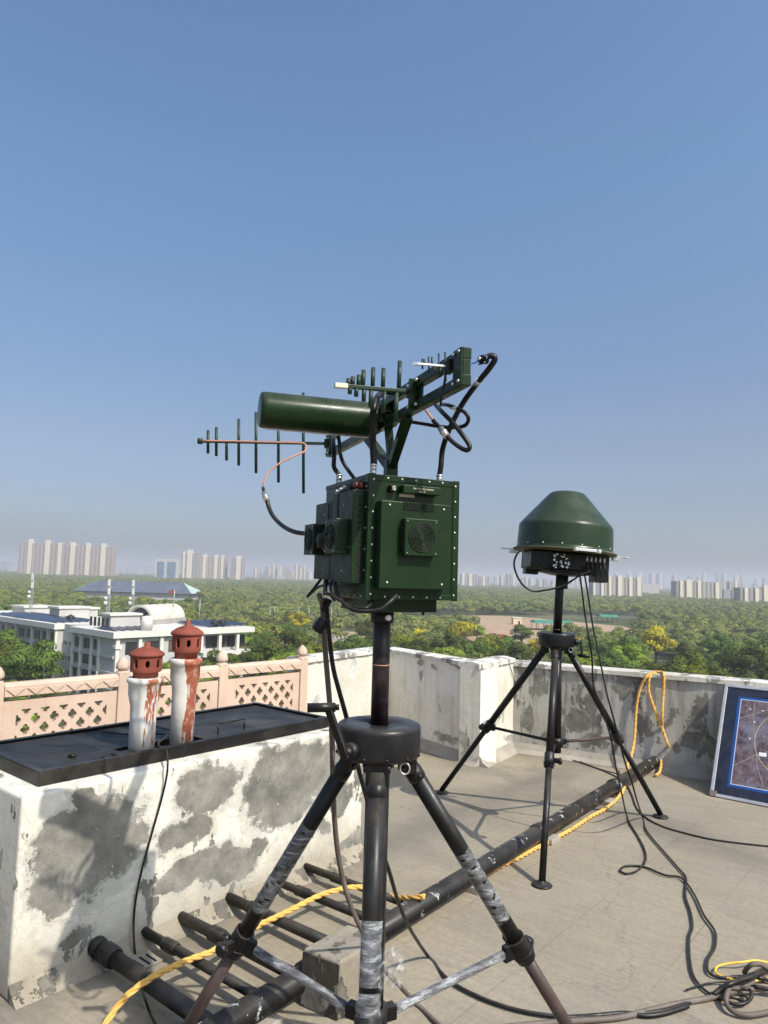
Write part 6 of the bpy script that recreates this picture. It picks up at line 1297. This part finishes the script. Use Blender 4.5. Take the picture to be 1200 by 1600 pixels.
tower(1140, 1160, 909, 2000, [(1150, 4, 2, 0)], 'pale tower behind the low grey block on the right', 'cream', 20)
rc = random.Random(21)
def city(x0, x1, n, D0, D1, y0, y1, lab_, grp, fm):
    for i in range(n):
        px_ = x0 + (x1 - x0) * (i + rc.random()) / n; D = rc.uniform(D0, D1); w2 = rc.uniform(4, 10); hor = 885 + .029 * px_; yt = hor - rc.uniform(y0, y1)
        tower(px_, px_ + w2, yt, D, [(px_ + w2 * .5, w2 * .35, 1.2, 0)] if rc.random() < .7 else [], lab_, rc.choice(fm), 25, grp)
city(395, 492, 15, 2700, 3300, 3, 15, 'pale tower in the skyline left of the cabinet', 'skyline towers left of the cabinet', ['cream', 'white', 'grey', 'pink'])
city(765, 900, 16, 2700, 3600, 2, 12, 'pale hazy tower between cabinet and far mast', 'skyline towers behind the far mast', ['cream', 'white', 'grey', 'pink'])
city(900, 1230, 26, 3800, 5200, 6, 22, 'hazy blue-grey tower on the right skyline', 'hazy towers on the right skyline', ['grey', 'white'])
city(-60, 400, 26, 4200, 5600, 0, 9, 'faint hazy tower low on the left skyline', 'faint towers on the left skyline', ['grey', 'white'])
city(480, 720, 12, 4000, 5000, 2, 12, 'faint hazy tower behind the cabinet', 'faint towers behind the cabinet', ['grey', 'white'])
for i in range(60):
    px_ = rc.uniform(-40, 1240); D = rc.uniform(2600, 3500); a = at(px_, 900, D); w2 = rc.uniform(18, 50); h = rc.uniform(10, 24)
    t = thing('low_building', V((a.x, D, GZ)), 'small pale building at the far edge of the wood', 'building', 'small buildings along the skyline'); MB().par(V((a.x, D, GZ)), V((w2, 0, 0)), V((0, 15, 0)), Z * h).build('house_wall', FM['white'], t); MB().par(V((a.x - .5, D - .5, GZ + h)), V((w2 + 1, 0, 0)), V((0, 16, 0)), Z * .8).build('house_roof', M['white_slab'], t)
# ---------------------------------------------------------------- haze
hb = MB(); hb.par(V((-9200, -3200, GZ - 1)), V((18400, 0, 0)), V((0, 18900, 0)), Z * 160); hm = bpy.data.materials.new('pale_haze'); hm.use_nodes = True; nt_ = hm.node_tree
for nd in list(nt_.nodes):
    if nd.type == 'BSDF_PRINCIPLED': nt_.nodes.remove(nd)
pv = nt_.nodes.new('ShaderNodeVolumePrincipled'); pv.inputs['Color'].default_value = (.87, .88, .93, 1); pv.inputs['Density'].default_value = .00029; pv.inputs['Anisotropy'].default_value = .1
nt_.links.new(pv.outputs[0], nt_.nodes['Material Output'].inputs['Volume']); tag(hb.build('haze', hm), 'thin pale haze over the park and the city', 'haze', kind='stuff')
# ---------------------------------------------------------------- repeats of a group are told apart by their order in the view
UN = ['', 'second ', 'third ', 'fourth ', 'fifth ', 'sixth ', 'seventh ', 'eighth ', 'ninth ', 'tenth ', 'eleventh ', 'twelfth ', 'thirteenth ', 'fourteenth ', 'fifteenth ', 'sixteenth ', 'seventeenth ', 'eighteenth ', 'nineteenth ']
TN = {20: 'twent', 30: 'thirt', 40: 'fort', 50: 'fift', 60: 'sixt', 70: 'sevent', 80: 'eight'}
def ordinal(i):                                  # i counts from 1
    if i < 20: return 'first' if i == 1 else UN[i - 1].strip()
    t_, u_ = i // 10 * 10, i % 10
    return TN[t_] + 'ieth' if u_ == 0 else TN[t_] + 'y-' + ordinal(u_)
by = {}
for o in C.objects:
    if o.parent is None and 'label' in o and 'group' in o: by.setdefault(o['label'], []).append(o)
for lb_, os_ in by.items():
    if len(os_) < 2: continue
    os_.sort(key=lambda o: proj(o.location)[0]); n_ = len(os_)
    for i, o in enumerate(os_): o['label'] = lb_ + (', leftmost' if i == 0 else ', rightmost' if i == n_ - 1 else ', ' + ordinal(i + 1) + ' from left')
